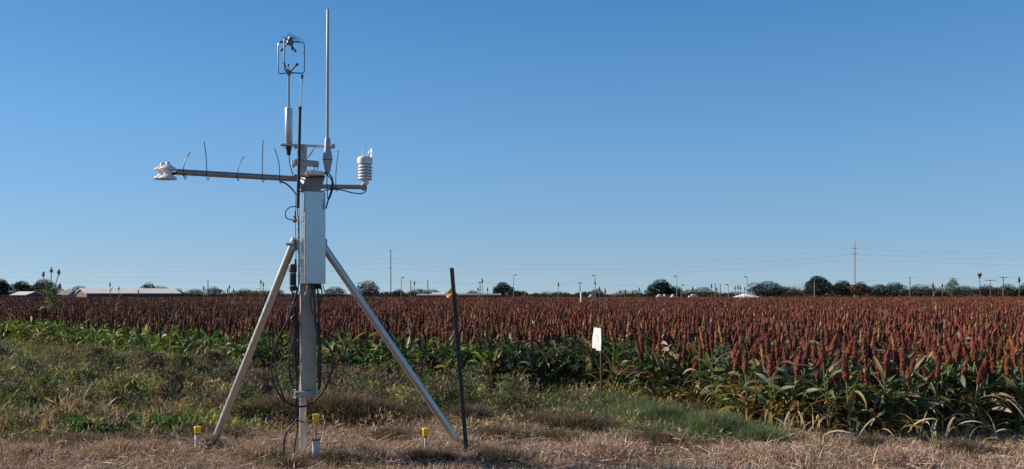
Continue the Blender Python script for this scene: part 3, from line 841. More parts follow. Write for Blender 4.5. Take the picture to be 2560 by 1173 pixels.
DG = [(0.022, 0.036, 0.018), (0.032, 0.046, 0.022), (0.018, 0.027, 0.015)]
MG = [(0.038, 0.052, 0.024), (0.05, 0.06, 0.03)]
BR = [(0.065, 0.05, 0.036), (0.05, 0.043, 0.032), (0.08, 0.056, 0.038)]
RB = [(0.15, 0.055, 0.035), (0.11, 0.05, 0.03), (0.09, 0.06, 0.04)]
YL = [(0.28, 0.19, 0.05), (0.20, 0.15, 0.05)]
GY_ = [(0.085, 0.085, 0.065), (0.065, 0.07, 0.05)]
TREES = [
    (-2, 56, 695, 260, DG, 'dark green rounded tree cut by the left border', 1.3),
    (55, 58, 701, 275, DG, 'dark green tree behind the small white roof at far left', 1.2),
    (112, 76, 697, 270, MG, 'broad mid green tree behind the pale sorghum clump', 1.3),
    (98, 50, 722, 250, YL, 'low yellowing bush between the small roof and the sorghum clump', .8),
    (200, 60, 713, 280, BR, 'brownish bare looking tree left of the long white roof', .7),
    (372, 44, 705, 330, GY_, 'spindly grey green tree rising behind the long white roof', .6),
    (400, 50, 713, 320, BR, 'low brown tree behind the right half of the long white roof', .7),
    (440, 40, 720, 300, GY_, 'small grey tree at the right end of the long white roof', .7),
    (486, 50, 721, 280, BR, 'low brown tree left of the short pole near the left', .8),
    (535, 46, 715, 280, GY_, 'grey green bushy tree just right of the short pole near the left', .8),
    (612, 60, 720, 290, BR, 'low ragged brown tree left of the station brace leg', .7),
    (637, 44, 726, 270, YL, 'low golden yellow tree beside the station brace leg', .8),
    (690, 50, 720, 280, GY_, 'grey tree seen between brace leg and mast', .7),
    (835, 56, 716, 270, DG, 'dark grey green tree right behind the station mast', 1.),
    (921, 62, 699, 250, RB, 'red brown round tree between the station and the tall pole', .8),
    (996, 36, 722, 260, MG, 'small round green tree right of the tall brown pole', 1.),
    (1045, 46, 721, 290, DG, 'low dark green tree between the two thin poles', .9),
    (1080, 50, 722, 300, DG, 'low dark green tree behind the pale flat roof', .9),
    (1182, 36, 725, 300, BR, 'small brown bush left of the round green tree', .8),
    (1257, 58, 704, 260, DG, 'round dark green tree standing alone in the middle of the skyline', 1.4),
    (1290, 40, 724, 290, BR, 'low brown bush touching the right side of the round green tree', .8),
    (1370, 60, 727, 320, GY_, 'low grey green bush under the single red sorghum head', .7),
    (1455, 40, 729, 300, DG, 'small dark bush beside the white marker pipe', .7),
    (1492, 44, 721, 280, MG, 'low green tree under the lamp beside the white marker', .9),
    (1560, 60, 725, 300, BR, 'low brown tree left of the big dark oak', .8),
    (1588, 34, 724, 290, GY_, 'small grey bush touching the big dark oak', .8),
    (1652, 74, 697, 240, DG, 'big dark oak with lumpy crown right of the white bag', 1.7),
    (1690, 40, 714, 250, DG, 'lower dark tree attached to the right of the big oak', 1.),
    (1722, 40, 722, 290, BR, 'low brown bush left of the wide brown tree', .7),
    (1757, 66, 716, 280, BR, 'wide brown leafless looking tree right of the big oak', .9),
    (1921, 96, 702, 240, DG, 'wide dark tree behind the white cover', 1.8),
    (1978, 50, 715, 260, BR, 'brown tree right of the wide dark tree', .8),
    (2046, 78, 689, 240, MG, 'tall domed olive tree left of the tall grey pole', 1.6),
    (2105, 62, 700, 245, DG, 'dark tree between the domed tree and the tall grey pole', 1.2),
    (2150, 54, 703, 240, [(0.17, 0.08, 0.035), (.13, .075, .04), (.1, .08, .045)], 'rust orange tree at the foot of the tall grey pole', 1.1),
    (2195, 60, 709, 260, DG, 'dark low tree right of the rust orange tree', 1.),
    (2240, 56, 704, 260, GY_, 'grey green tree left of the short pole at right', .9),
    (2300, 70, 709, 260, BR, 'wide brownish low tree right of the short pole at right', 1.),
    (2382, 40, 693, 230, [(0.17, 0.19, 0.14), (.13, .15, .10)], 'pale feathery small tree standing above the others at right', .35),
    (2350, 60, 716, 260, BR, 'brown low tree behind the large rust red sorghum head', .9),
    (2410, 60, 713, 265, GY_, 'grey low tree between the pale feathery tree and the flared head', .9),
    (2465, 60, 710, 265, BR, 'brownish low tree under the flared sorghum head', 1.),
    (2520, 66, 709, 260, MG, 'green low tree beside the cross armed pole at right', 1.),
    (2565, 50, 706, 260, MG, 'green tree cut by the right border', 1.),
]
for (px, w, top, D, cols, lab, dens) in TREES:
    tree(px, w, top, D, cols, lab, dens=dens)
# bare twiggy tree right of the wide dark one
b = at(2003, HY, 255); b.z = 0
e = empty('bare_tree', b, 'bare twiggy tree between the wide dark tree and the domed tree', 'tree', 'trees along the skyline')
T = Geo()
for k in range(26):
    a = rng.uniform(-1.1, 1.1); l = rng.uniform(2.2, 4.6)
    q = Vector((b.x + l * .4 * math.sin(a), b.y + rng.normal(0, .5), 1.2 + l * .35)); r2 = Vector((b.x + l * math.sin(a), b.y + rng.normal(0, 1), 1.2 + l * math.cos(a) * .8))
    T.tube([(b.x, b.y, .5), q, r2], [.06, .04, .02], 4)
part('branches', T, M_bark, e); T = Geo(); T.tube([(b.x, b.y, 0), (b.x, b.y, 1.5)], [.2, .12], 6); part('trunk', T, M_bark, e)
# low scrub along the horizon
G = Geo(); n = 60000
X = rng.uniform(-.78, .78, n) * 340; Y = 340 + rng.normal(0, 8, n)
hh = .7 + 1.3 * (np.sin(X * .11) + np.sin(X * .23 + 1) + np.sin(X * .43)) / 3 + .4
px = X / Y * FPX + 1280
hh = hh + np.interp(px, [0, 600, 900, 1900, 2050, 2600], [.8, .3, 0, .2, 1.2, 1.5]) + .8 * np.sin(X * 1.1) * np.sin(X * .37 + 2)
P = np.stack([X, Y, hh * rng.random(n) ** .7], 1)
quad_add(G, ribbons(P, rng.uniform(0, 6.28, n), rng.uniform(0, 3, n), rng.uniform(-1, 1, n), rng.uniform(.3, .8, n), rng.uniform(.25, .6, n), 1, prof='blade',
                    twist=rng.normal(0, 1.5, n), col=pick([(0.055, .055, .035), (.085, .07, .05), (.04, .05, .03)], n, .2)))
o = link('distant_scrub', G.mesh('distant_scrub', M_tree)); tag(o, 'low dark line of distant scrub along the horizon', 'scrub', kind='stuff')

# ------------------------------------------------------------------ distant buildings
M_roofw = new_mat('roof_white', (0.80, 0.73, 0.67), .6, var=.12, vscale=.6)
M_wallr = new_mat('wall_redbrown', (0.13, 0.085, 0.08), .8, var=.15, vscale=1)
M_wallg = new_mat('wall_grey', (0.30, 0.29, 0.27), .8, var=.15, vscale=1)
M_win = new_mat('window_dark', (0.03, 0.035, 0.04), .15)
M_tarp = new_mat('tarp_white', (0.85, 0.85, 0.85), .5, var=.05, vscale=2)


def gable(x0, x1, ridge, eave, D, label, wall, roof, depth=10, hip=0.0, name='barn'):
    a = at(x0, HY, D); c = at(x1, HY, D); ze = at(0, eave, D).z; zr = at(0, ridge, D).z
    e = empty(name, ((a.x + c.x) / 2, D, 0), label, 'building')
    W = Geo()
    V = [(a.x, D, 0), (c.x, D, 0), (c.x, D + depth, 0), (a.x, D + depth, 0), (a.x, D, ze), (c.x, D, ze), (c.x, D + depth, ze), (a.x, D + depth, ze)]
    W.add(V, [(0, 1, 5, 4), (1, 2, 6, 5), (2, 3, 7, 6), (3, 0, 4, 7)])
    W.add([(a.x, D, ze), (a.x, D + depth, ze), (a.x, D + depth / 2, zr), (c.x, D, ze), (c.x, D + depth, ze), (c.x, D + depth / 2, zr)], None, [(0, 2, 1), (3, 4, 5)])
    w = part('wall', W, wall, e)
    Rf = Geo(); o_ = .35; t = .12
    for s_ in (0, 1):
        y0 = D - o_ if s_ == 0 else D + depth + o_
        V = []
        for dz in (0.01, t + .01):
            V += [(a.x - o_, y0, ze - .1 + dz), (c.x + o_, y0, ze - .1 + dz), (c.x + o_ - hip, D + depth / 2, zr + dz), (a.x - o_ + hip, D + depth / 2, zr + dz)]
        Rf.add(V, [(0, 3, 2, 1), (4, 5, 6, 7), (0, 1, 5, 4), (1, 2, 6, 5), (2, 3, 7, 6), (3, 0, 4, 7)])
    part('roof', Rf, roof, e)
    n = max(2, int((c.x - a.x) / 4))
    for k in range(n):
        if ze < 2.2: break
        wg = Geo(); xx = a.x + (k + .5) * (c.x - a.x) / n
        wg.box((xx, D - .02, ze - 1.1), (1.1, .05, 1.0)); part('window', wg, M_win, e)
    return e


gable(228, 446, 722, 733.5, 210, 'long low barn with a weathered white metal roof at left', M_wallr, M_roofw, 12).rotation_euler = (0, 0, R(38))
e = gable(28, 63, 730, 738, 215, 'small shed with white roof at far left under the trees', M_wallr, M_roofw, 8)
gable(143, 168, 727, 738, 235, 'little tan gabled house half hidden behind the sorghum clump', M_wallg, new_mat('roof_tan', (.35, .25, .18), .8), 6)
gable(1043, 1112, 735.5, 738.5, 235, 'low flat pale roofed building left of the dark steel post', M_wallr, new_mat('roof_grey', (.30, .27, .25), .7), 9)
gable(1080, 1108, 732.5, 736, 250, 'low building with bright white roof behind the pale roofed one', M_wallg, M_roofw, 8)
gable(1146, 1250, 734.8, 738, 240, 'long low grey brown shed between the steel post and the round tree', M_wallr, new_mat('roof_dull', (.22, .17, .15), .7), 9)
for k, (x0, x1, ds) in enumerate(((1472, 1483, 'leftmost of the pale far vehicles behind the field, under the small green tree'), (1641, 1655, 'pale far vehicle at the foot of the big oak, left of its trunk'),
                                  (1657, 1665, 'small pale far vehicle below the middle of the big oak'), (1677, 1686, 'small pale far vehicle below the right side of the big oak'), (1722, 1744, 'longest pale far vehicle left of the wide brown tree'))):
    a, c = at(x0, HY, 200), at(x1, HY, 200)
    e = empty('parked_vehicle', ((a.x + c.x) / 2, 200, 0), ds, 'vehicle', 'pale vehicles parked beyond the field')
    L = c.x - a.x
    B = Geo(); B.box(((a.x + c.x) / 2, 200, .68), (L, 1.6, .62), bev=.12); B.box(((a.x + c.x) / 2 + L * .06, 200, 1.14), (L * .6, 1.4, .34), bev=.1)
    part('body', B, new_mat('pale_paint', (.6, .56, .52), .4), e, True)
    for sx in (-.32, .32):
        Wl = Geo(); Wl.lathe(((a.x + c.x) / 2 + sx * L, 199.25, .33), [(.2, -.1), (.33, -.09), (.33, .09), (.2, .1)], 14, axis=Matrix.Rotation(R(90), 3, 'X')); part('wheel', Wl, M_win, e)
# white tarpaulin mound
a, c = at(1845, HY, 160), at(1912, HY, 160)
G = Geo(); V = []; nx_, ny_ = 28, 10
for j in range(ny_):
    for i in range(nx_):
        u = i / (nx_ - 1); v = j / (ny_ - 1)
        h = np.interp(u, [0, .12, .35, .6, .8, 1], [0.8, 1.05, 1.42, 1.30, 1.05, .75]) * (math.sin(math.pi * v) ** .5 if 0 < v < 1 else 0)
        V.append((a.x + u * (c.x - a.x), 160 + v * 6, max(0, h + .05 * math.sin(i * 1.7 + j))))
F = [(j * nx_ + i, j * nx_ + i + 1, (j + 1) * nx_ + i + 1, (j + 1) * nx_ + i) for j in range(ny_ - 1) for i in range(nx_ - 1)]
G.add(V, F); o = part('tarpaulin', G, M_tarp, None, True)
tag(o, 'bright white sheet covered mound in front of the wide dark tree', 'tarpaulin')

# ------------------------------------------------------------------ poles, lamps, wires
M_polew = new_mat('pole_wood', (0.17, 0.105, 0.09), .85, var=.2, vscale=2)
M_poleg = new_mat('pole_grey', (0.30, 0.28, 0.27), .8, var=.1, vscale=2)
M_dark = new_mat('dark_metal', (0.035, 0.035, 0.04), .5)
M_wire = new_mat('wire', (0.22, 0.23, 0.24), .6)


def pole(px, top, D, r, label, mat=None, arms=(), group='thin poles along the skyline', name='utility_pole', cat='pole'):
    b = at(px, HY, D); z = at(px, top, D).z
    e = empty(name, (b.x, D, 0), label, cat, group)
    S = Geo(); S.tube([(b.x, D, 0), (b.x, D, z)], [r, r * .65], 8); part('shaft', S, mat or M_polew, e, True)
    for (row, w) in arms:
        A = Geo(); zz = at(0, row, D).z; A.box((b.x, D - r, zz), (w, .14, .14)); arm = part('crossarm', A, M_dark, e)
        I = Geo()
        for s_ in (-.45, 0.02, .45): I.lathe((b.x + s_ * w, D - r, zz + .07), [(.05, 0), (.08, .08), (.05, .2)], 6)
        part('insulators', I, M_dark, arm)
    return e


pole(977, 626, 358, .22, 'tall brown power pole left of the middle, right of the station', arms=((627, 1.6), (671, 1.2)), group='tall power poles')
pole(2137, 603, 296, .24, 'tallest grey power pole, at the right above the rust orange tree', M_poleg, arms=((621, 1.6), (635, 1.6)), group='tall power poles')
for px, top, lab in ((520, 700, 'thin pole above low trees between the long roof and the station'), (1027, 699, 'thin pole right of the tall brown power pole, left one of two'),
                     (1069.5, 699, 'thin pole right of the tall brown power pole, right one of two'), (1200, 705, 'thin pole left of the round green tree'),
                     (1450, 706, 'thin pole beside the white marker pipe'), (1788, 708, 'darker thin pole right of the wide brown tree'),
                     (1800.5, 710, 'paler thin pole right of the wide brown tree'), (2275, 692, 'thin pole between dark trees at right')):
    pole(px, top, 230, .16, lab, arms=((top + 1.5, 1.0),) if px in (1450, 1200) else ())
pole(2508, 692, 230, .17, 'cross armed thin pole near the right border', arms=((694, 2.0),))
pole(2476, 700, 230, .12, 'short pole with a wide tee top over the right trees', arms=((701, 3.0),))


def lamp(px, top, D, label, side=1):
    b = at(px, HY, D); z = at(px, top, D).z
    e = empty('street_lamp', (b.x, D, 0), label, 'street lamp', 'lamp posts beyond the field')
    S = Geo(); S.tube([(b.x, D, 0), (b.x, D, z - .3)], [.10, .07], 7); part('post', S, M_poleg, e, True)
    A = Geo(); A.tube([(b.x, D, z - .35), (b.x + .05 * side, D, z - .1), (b.x + .5 * side, D, z)], .06, 6); arm = part('arm', A, M_poleg, e, True)
    Hh = Geo(); Hh.box((b.x + .45 * side, D, z - .05), (.62, .35, .22), bev=.05); part('lamp_head', Hh, M_dark, arm)


for px, top, lab, s_ in ((1003, 694, 'thin curved lamp post between the tall brown pole and two thin poles', 1), (1284, 687, 'lamp post right of the round green tree', 1),
                      (1488, 689, 'lamp post standing above a dark sorghum head near the white marker', -1), (1692, 690, 'lamp post at the right side of the big oak', -1),
                      (1703.5, 712, 'short lamp post right of the big oak', 1), (1821, 711, 'short lamp post left of the white cover', -1),
                      (1868, 692, 'thin lamp post above the white cover', -1), (2036, 697, 'pale post in front of the domed olive tree', -1)):
    lamp(px, top, 215, lab, s_)


def wire(name, pts, lab, r=.017):
    G = Geo()
    P = []
    for (p, q) in zip(pts[:-1], pts[1:]):
        (x0, y0, d0, sag) = p; (x1, y1, d1, _) = q
        A, B = at(x0, y0, d0), at(x1, y1, d1)
        for k in range(24):
            t = k / 24; v = A.lerp(B, t); v.z -= sag * 4 * t * (1 - t); P.append(v)
    P.append(at(*pts[-1][:3]))
    G.tube(P, r, 4, cap=False); o = part(name, G, M_wire, None); tag(o, lab, 'wire', 'power lines across the sky')


for (l0, y1, y2, r0, lab) in ((664, 645, 621, 630, 'uppermost faint power line strung between the tall poles'), (677, 658, 635, 645, 'middle faint power line strung between the tall poles'),
                              (690, 671, 648, 659, 'lowest faint power line strung between the tall poles')):
    wire('power_line', [(-500, l0 - 14, 420, 4.0), (977, y1, 357.8, 4.2), (2137, y2, 295.7, 3.0), (3600, r0 - 28, 250, 0)], lab)
for (dy, lab) in ((0, 'thin sagging wire along the short poles just above the trees'),):
    wire('power_line', [(-300, 700, 232, .5), (520, 703, 230, .5), (1027, 704, 229.8, .3), (1069, 704, 229.8, .4), (1200, 706.5, 229.8, .6), (1450, 707.5, 229.8, .7), (1788, 710, 229.8, .8), (2275, 694, 229.8, .3), (2508, 693.5, 229.8, .6), (3200, 690, 229.8, 0)], lab, .014)

# ------------------------------------------------------------------ white bag on stake, marker pipe
M_white = new_mat('white_plastic', (0.78, 0.77, 0.76), .45, var=.06, vscale=12)
M_black = new_mat('black_plastic', (0.018, 0.018, 0.02), .42)
M_bag = new_mat('paper_white', (0.85, 0.86, 0.90), .6, var=.04, vscale=10, transl=.25)
M_ink = new_mat('ink', (0.62, 0.62, 0.68), .8)
D = 10.75
b = at(1503, HY, D)
e = empty('field_stake', (b.x, D, 0), 'thin dark stake standing at the crop edge under the white bag', 'stake')
S = Geo(); S.box((b.x, D, .49), (.022, .03, .98), rz=.4, bev=.004); part('shaft', S, M_dark, e)
G = Geo()
poly = [(1485, 819), (1502, 821), (1503, 850), (1502, 878), (1490, 876), (1491, 872), (1480, 870), (1481, 845)]
Vf = [tuple(at(x, y, D - .03 - .012 * math.sin((y - 819) / 60 * 3.1) + (1491 - x) / FPX * D * 1.3)) for x, y in poly]; Vb = [(v[0] + .004, v[1] + .014, v[2]) for v in Vf]
n = len(poly)
cf = tuple(np.mean(Vf, 0) + [0, -.008, 0]); cb = tuple(np.mean(Vb, 0) + [0, .006, 0])
G.add(Vf + Vb + [cf, cb], [(i, (i + 1) % n, n + (i + 1) % n, n + i) for i in range(n)], [(2 * n, (i + 1) % n, i) for i in range(n)] + [(2 * n + 1, n + i, n + (i + 1) % n) for i in range(n)])
o = part('white_bag', G, M_bag, None, True)
tag(o, 'creased white bag slipped over the top of the thin stake', 'bag')
I = Geo()
for (x, y, l, a) in ((1489, 838, 7, -.3), (1491, 843, 6, -.25), (1490, 851, 5, .0)):
    p = at(x + 3, y, D - .067 + (1491 - x) / FPX * D * 1.3); I.box(tuple(p), (l / FPX * D, .003, .004), tilt=Matrix.Rotation(a, 3, 'Y'))
ik = link('handwriting', I.mesh('handwriting', M_ink), o, False)
b = at(1453, HY, 60); G = Geo(); G.lathe((b.x, 60, 0), [(.07, 0), (.07, 1.40), (.085, 1.41), (.085, 1.52), (.05, 1.56)], 14)
o = part('marker_pipe', G, M_white, None, True); tag(o, 'short white marker pipe poking out of the far crop left of the lamp', 'marker')

# ------------------------------------------------------------------ steel T post with yellow tag
M_tpost = new_mat('tpost_paint', (0.022, 0.022, 0.026), .5, var=.3, vscale=30)
M_rust = new_mat('tpost_rust', (0.13, 0.085, 0.065), .85, var=.35, vscale=50)
Y0 = 7.08
tb, tt = at(1167, 1152, Y0), at(1128.5, 670, Y0 + .03)
axis = (tt - tb)
e = empty('fence_post', (tb.x, tb.y, 0), 'leaning dark steel T post right of the brace leg', 'post')
def tpost(p0, p1, mat, nm, lab=None):
    S = Geo(); d = (p1 - p0).normalized(); ux = Vector((1, 0, 0)); ux = (ux - d * ux.dot(d)).normalized(); uy = d.cross(ux)
    Mx = Matrix.Rotation(R(25), 3, d); ux = Mx @ ux; uy = Mx @ uy
    sec = [(-.018, -.004), (-.018, -.010), (.018, -.010), (.018, -.004), (.004, 0), (.004, .022), (-.004, .022), (-.004, 0)]
    V = [tuple(p + ux * a + uy * b_) for p in (p0, p1) for a, b_ in sec]
    F = [(i, (i + 1) % 8, 8 + (i + 1) % 8, 8 + i) for i in range(8)] + [(0, 1, 2, 3), (8, 11, 10, 9), (4, 5, 6, 7), (12, 15, 14, 13), (0, 3, 4, 7), (8, 15, 12, 11)]
    S.add(V, F)
    n = int((p1 - p0).length / .055)
    for k in range(n):
        c = p0 + d * (k + .5) * .055 - uy * .013
        S.box(tuple(c), (.012, .008, .018))
    return part(nm, S, mat, e, label=lab)
cut = tb.lerp(tt, .885)
tpost(tb - axis.normalized() * .02, cut, M_tpost, 'shaft'); tpost(cut + axis.normalized() * .0005, tt, M_rust, 'post_top', 'bare rusty brown top end of the post')
G = Geo(); V = []
outl = [(1129, 719), (1122, 727), (1117, 737), (1116, 743), (1121, 744), (1125, 749), (1129, 746), (1131, 733)]
Vf = [tuple(at(x, y, Y0 - .012 - .02 * math.sin(x))) for x, y in outl]; Vb = [(v[0], v[1] + .004, v[2]) for v in Vf]; n = len(outl)
G.add(Vf + Vb, [(i, (i + 1) % n, n + (i + 1) % n, n + i) for i in range(n)] + [(0, 1, 2, 7), (2, 3, 4, 7), (4, 5, 6, 7), (n, n + 7, n + 2, n + 1), (n + 2, n + 7, n + 4, n + 3), (n + 4, n + 7, n + 6, n + 5)])
o = part('flagging_tape', G, new_mat('tape_yellow', (0.72, 0.36, 0.035), .5, transl=.35), None); tag(o, 'scrap of orange yellow tape tied near the top of the steel post', 'tape')

# ------------------------------------------------------------------ yellow capped access tubes
M_yel = new_mat('cap_yellow', (0.80, 0.56, 0.01), .4, var=.05, vscale=30)
M_pvc = new_mat('pvc', (0.50, 0.50, 0.51), .5, var=.12, vscale=25)
M_rod = new_mat('rod', (0.30, 0.24, 0.20), .6)


def tube_thing(px, ybot, ytop, capb, capt, wpx, lab, rod=None, thin=False):
    D = FPX * HC / (ybot - HY); s_ = D / FPX
    b = at(px, ybot, D); z = lambda r: HC - (r - HY) * s_
    e = empty('access_tube', (b.x, D, 0), lab, 'capped tube', 'yellow capped soil tubes')
    T = Geo(); r = wpx / 2 * s_
    T.lathe((b.x, D, -.05), [(r, 0), (r, z(ytop) + .05 - .003), (r * .9, z(ytop) + .05)], 18); part('pipe', T, M_pvc, e, True)
    K = Geo(); K.lathe((b.x, D, z(ytop) - .002), [(r * 1.12, 0), (r * 1.12, .008), (r * .8, .009)], 18); part('collar', K, M_black, e, True)
    if rod: Rd = Geo(); Rd.tube([(b.x, D, z(ytop)), (b.x, D, z(capb) + .01)], 2.2 * s_, 8); part('rod', Rd, M_rod, e, True)
    Cp = Geo(); rc = 7.6 * s_; h0, h1 = z(capb), z(capt); h = h1 - h0
    Cp.lathe((b.x, D, h0), [(rc * .93, 0), (rc, .003), (rc, h * .68), (rc * 1.2, h * .72), (rc * 1.22, h * .88), (rc * 1.1, h * .97), (rc * .4, h)], 22); part('cap', Cp, M_yel, e, True)


tube_thing(494, 1120, 1085, 1083.5, 1066, 14, 'low grey pipe with yellow cap left of the left brace leg')
tube_thing(790, 1153, 1100, 1055, 1035, 19, 'grey pipe with yellow cap raised on a thin rod beside the mast foot', rod=True)
tube_thing(1064, 1118, 1094, 1089, 1070, 7, 'slim pale pipe with yellow cap in front of the right brace leg', rod=True)

# ------------------------------------------------------------------ the weather station
def metal(name, col, rough, metalness, spang=.12, sc=60):
    m = bpy.data.materials.new(name); m.use_nodes = True; N, L = m.node_tree.nodes, m.node_tree.links
    b = N['Principled BSDF']; b.inputs['Metallic'].default_value = metalness
    tc = N.new('ShaderNodeTexCoord'); vo = N.new('ShaderNodeTexVoronoi'); vo.inputs['Scale'].default_value = sc
    nz = N.new('ShaderNodeTexNoise'); nz.inputs['Scale'].default_value = sc * .12; nz.inputs['Detail'].default_value = 6
    L.new(tc.outputs['Object'], vo.inputs['Vector']); L.new(tc.outputs['Object'], nz.inputs['Vector'])
    ad = N.new('ShaderNodeMath'); ad.operation = 'ADD'; sx = N.new('ShaderNodeSeparateColor')
    L.new(vo.outputs['Color'], sx.inputs[0]); L.new(sx.outputs[0], ad.inputs[0]); L.new(nz.outputs['Fac'], ad.inputs[1])
    mr = N.new('ShaderNodeMapRange'); mr.inputs[1].default_value = .2; mr.inputs[2].default_value = 1.6; mr.inputs[3].default_value = 1 - spang; mr.inputs[4].default_value = 1 + spang
    L.new(ad.outputs[0], mr.inputs[0]); vm = N.new('ShaderNodeVectorMath'); vm.operation = 'SCALE'; vm.inputs[0].default_value = col
    L.new(mr.outputs[0], vm.inputs['Scale']); L.new(vm.outputs[0], b.inputs['Base Color'])
    m2 = N.new('ShaderNodeMapRange'); m2.inputs[2].default_value = 2; m2.inputs[3].default_value = rough - .06; m2.inputs[4].default_value = rough + .1
    L.new(ad.outputs[0], m2.inputs[0]); L.new(m2.outputs[0], b.inputs['Roughness'])
    return m


M_galv = metal('galvanised', (.45, .50, .51), .26, .9, .028, 90)
M_galvd = metal('galvanised_dull', (.40, .39, .38), .5, .5, .15)
M_pipe = metal('pipe_metal', (.56, .54, .52), .36, .75, .10, 30)
M_mast = new_mat('mast_metal', (.40, .345, .285), .6, .08, var=.22, vscale=5)
M_boom = metal('boom_metal', (.34, .32, .31), .34, .7, .10, 30)
M_alu = new_mat('aluminium', (.62, .61, .60), .38, .6, var=.06, vscale=30)
M_inst = new_mat('instrument_white', (.80, .79, .78), .4)
M_fib = new_mat('fibreglass_grey', (.42, .42, .44), .4)
M_base = new_mat('antenna_base_grey', (.42, .41, .46), .4)
M_ssd = new_mat('dark_steel', (.24, .25, .28), .35, .6)
M_brass = new_mat('brass', (.35, .22, .10), .4, .7)
M_bk = new_mat('bracket_brown', (.30, .25, .22), .5, .35, var=.1, vscale=15)

ROT = R(30)
YM = 7.10
tx, ty = math.cos(ROT), math.sin(ROT)           # the mast's sideways direction
def Yd(px, pivot=757.0):
    """distance of a point on an arm parallel to the mast's face, seen at column px"""
    k = (px - 1280) / FPX; X0 = (pivot - 1280) / FPX * YM
    s_ = (k * YM - X0) / (tx - k * ty)
    return YM + s_ * ty
def aa(px, py): return at(px, py, Yd(px))
root = empty('weather_station', (at(757, HY, YM).x, YM, 0), 'tall galvanised mast on two brace legs carrying wind, radiation and temperature sensors', 'weather station')

zz = lambda row: at(0, row, YM).z
G = Geo()
c = at(770, HY, YM); G.box((c.x, YM, (zz(705) + zz(985)) / 2), (.125, .05, zz(690) - zz(985)), rz=ROT, bev=.004); part('mast', G, M_mast, root, True)
G = Geo(); G.box((at(755, HY, YM).x, YM + .03, (zz(362) + zz(500)) / 2), (.058, .05, zz(362) - zz(500)), rz=ROT, bev=.004); part('upper_mast', G, M_galvd, root, True)
G = Geo(); G.box((at(757, HY, YM).x, YM + .005, (zz(960) - .1) / 2), (.052, .04, zz(960) + .1), rz=ROT, bev=.004); part('ground_stake', G, M_pipe, root, True)
# enclosure
G = Geo(); cb_ = at(782, HY, YM); G.box((cb_.x, YM - .02, (zz(482) + zz(710)) / 2), (.176, .176, zz(482) - zz(710)), rz=ROT, bev=.003)
box = part('sheet_metal_cover', G, M_galv, root)
G = Geo()
fo = Vector((math.sin(ROT), -math.cos(ROT), 0)); sdv = Vector((tx, ty, 0))
for s_ in (-1, 1):
    G.box(tuple(Vector((cb_.x, YM - .02, (zz(482) + zz(710)) / 2)) - sdv * (.0895) - fo * .084 * s_ * 1), (.0035, .012, zz(486) - zz(708)), rz=ROT)
part('seam', G, M_galvd, box)
G = Geo()
for row in (489, 575, 625, 700):
    p = Vector((cb_.x, YM - .02, zz(row))) + fo * .0885 + sdv * .075 * (1 if row % 2 else -1); G.lathe(tuple(p), [(.0035, -.002), (.003, .002)], 8, axis=Matrix.Rotation(R(90), 3, 'X'))
part('rivets', G, M_dark, box)
# bottom of cover: cable glands
for i, x in enumerate((770, 777, 785, 793, 800)):
    G = Geo(); p = at(x, 710, YM - .01 + .02 * (i % 2)); G.lathe((p.x, p.y, p.z - .045), [(.009, 0), (.012, .01), (.012, .05)], 10); part('cable_gland', G, M_black, box, True)

# brace legs
for (x0, y0, x1, yb, D1, off) in ((733, 612, 527, 1118, 7.68, -.03), (806, 612, 1160, 1122, 7.62, .06)):
    A = at(x0, y0, YM + off); B = at(x1, yb, D1); B.z = -.03; B.x = (x1 - 1280) / FPX * D1
    G = Geo(); G.tube([A, B], .033, 20); leg = part('brace_leg', G, M_pipe, root, True)
    G = Geo(); G.box(tuple(A + Vector((.01, 0, .0))), (.05, .06, .10), rz=ROT, bev=.008)
    d = Vector((tx, ty, 0)); G.tube([A - d * .055 - Vector((0, .03, 0)), A + d * .03 - Vector((0, .03, 0))], .011, 8); G.lathe(tuple(A + Vector((0, 0, .03))), [(.022, -.02), (.026, 0), (.012, .03)], 12)
    part('leg_bracket', G, M_ssd if x0 > 780 else M_galvd, leg, True)
    G = Geo(); dd = (B - A).normalized(); G.tube([B - dd * .10, B - dd * .09], .036, 16); part('foot_collar', G, M_galvd, leg, True)

# lower clamp
G = Geo(); p = at(766, 985, YM - .06); G.box((p.x, p.y, p.z), (.20, .03, .055), rz=ROT * .6, bev=.008); cl = part('lower_clamp', G, M_galvd, root, True)
G = Geo()
for x in (742, 785):
    q = at(x, 985, YM - .10); G.lathe(tuple(q), [(.008, -.01), (.008, .01)], 6, axis=Matrix.Rotation(R(90), 3, 'X'))
part('bolts', G, M_dark, cl)
G = Geo()
for r_ in (975, 995): G.tube([at(736, r_, YM + .02), at(733, r_, YM - .05), at(740, r_, YM - .085)], .004, 6)
part('u_bolt', G, M_galv, cl, True)

# radiation boom
G = Geo(); G.tube([aa(768, 449), aa(441, 430)], .0235, 18); boom = part('boom', G, M_boom, root, True, 'long left boom')
G = Geo(); G.tube([aa(770, 466), aa(903, 468)], .0195, 16); boomr = part('boom', G, M_boom, root, True, 'short right boom')
for pts in ([(463, 439), (462, 420), (468, 398), (479, 382)], [(520, 441), (519, 410), (516, 375), (513, 356)], [(595, 443), (598, 422), (604, 405), (612, 393)],
            [(658, 447), (658, 400), (659, 370), (660, 352)], [(701, 450), (700, 415), (694, 388), (688, 372)], [(841, 470), (841, 440), (844, 405), (848, 378)]):
    G = Geo(); ps = [aa(x, y) - Vector((0, .024, 0)) for x, y in pts]; G.tube(ps, .0036, 6, True)
    x0, y0 = pts[0]; c0 = aa(x0, y0 + 1)
    ring = []
    for k in range(13):
        a = k / 12 * 6.283; ring.append(c0 + Vector((0, -.026 * math.cos(a), .026 * math.sin(a))))
    G.tube(ring, .003, 5); part('cable_tie', G, M_black, boom if x0 < 780 else boomr, True)
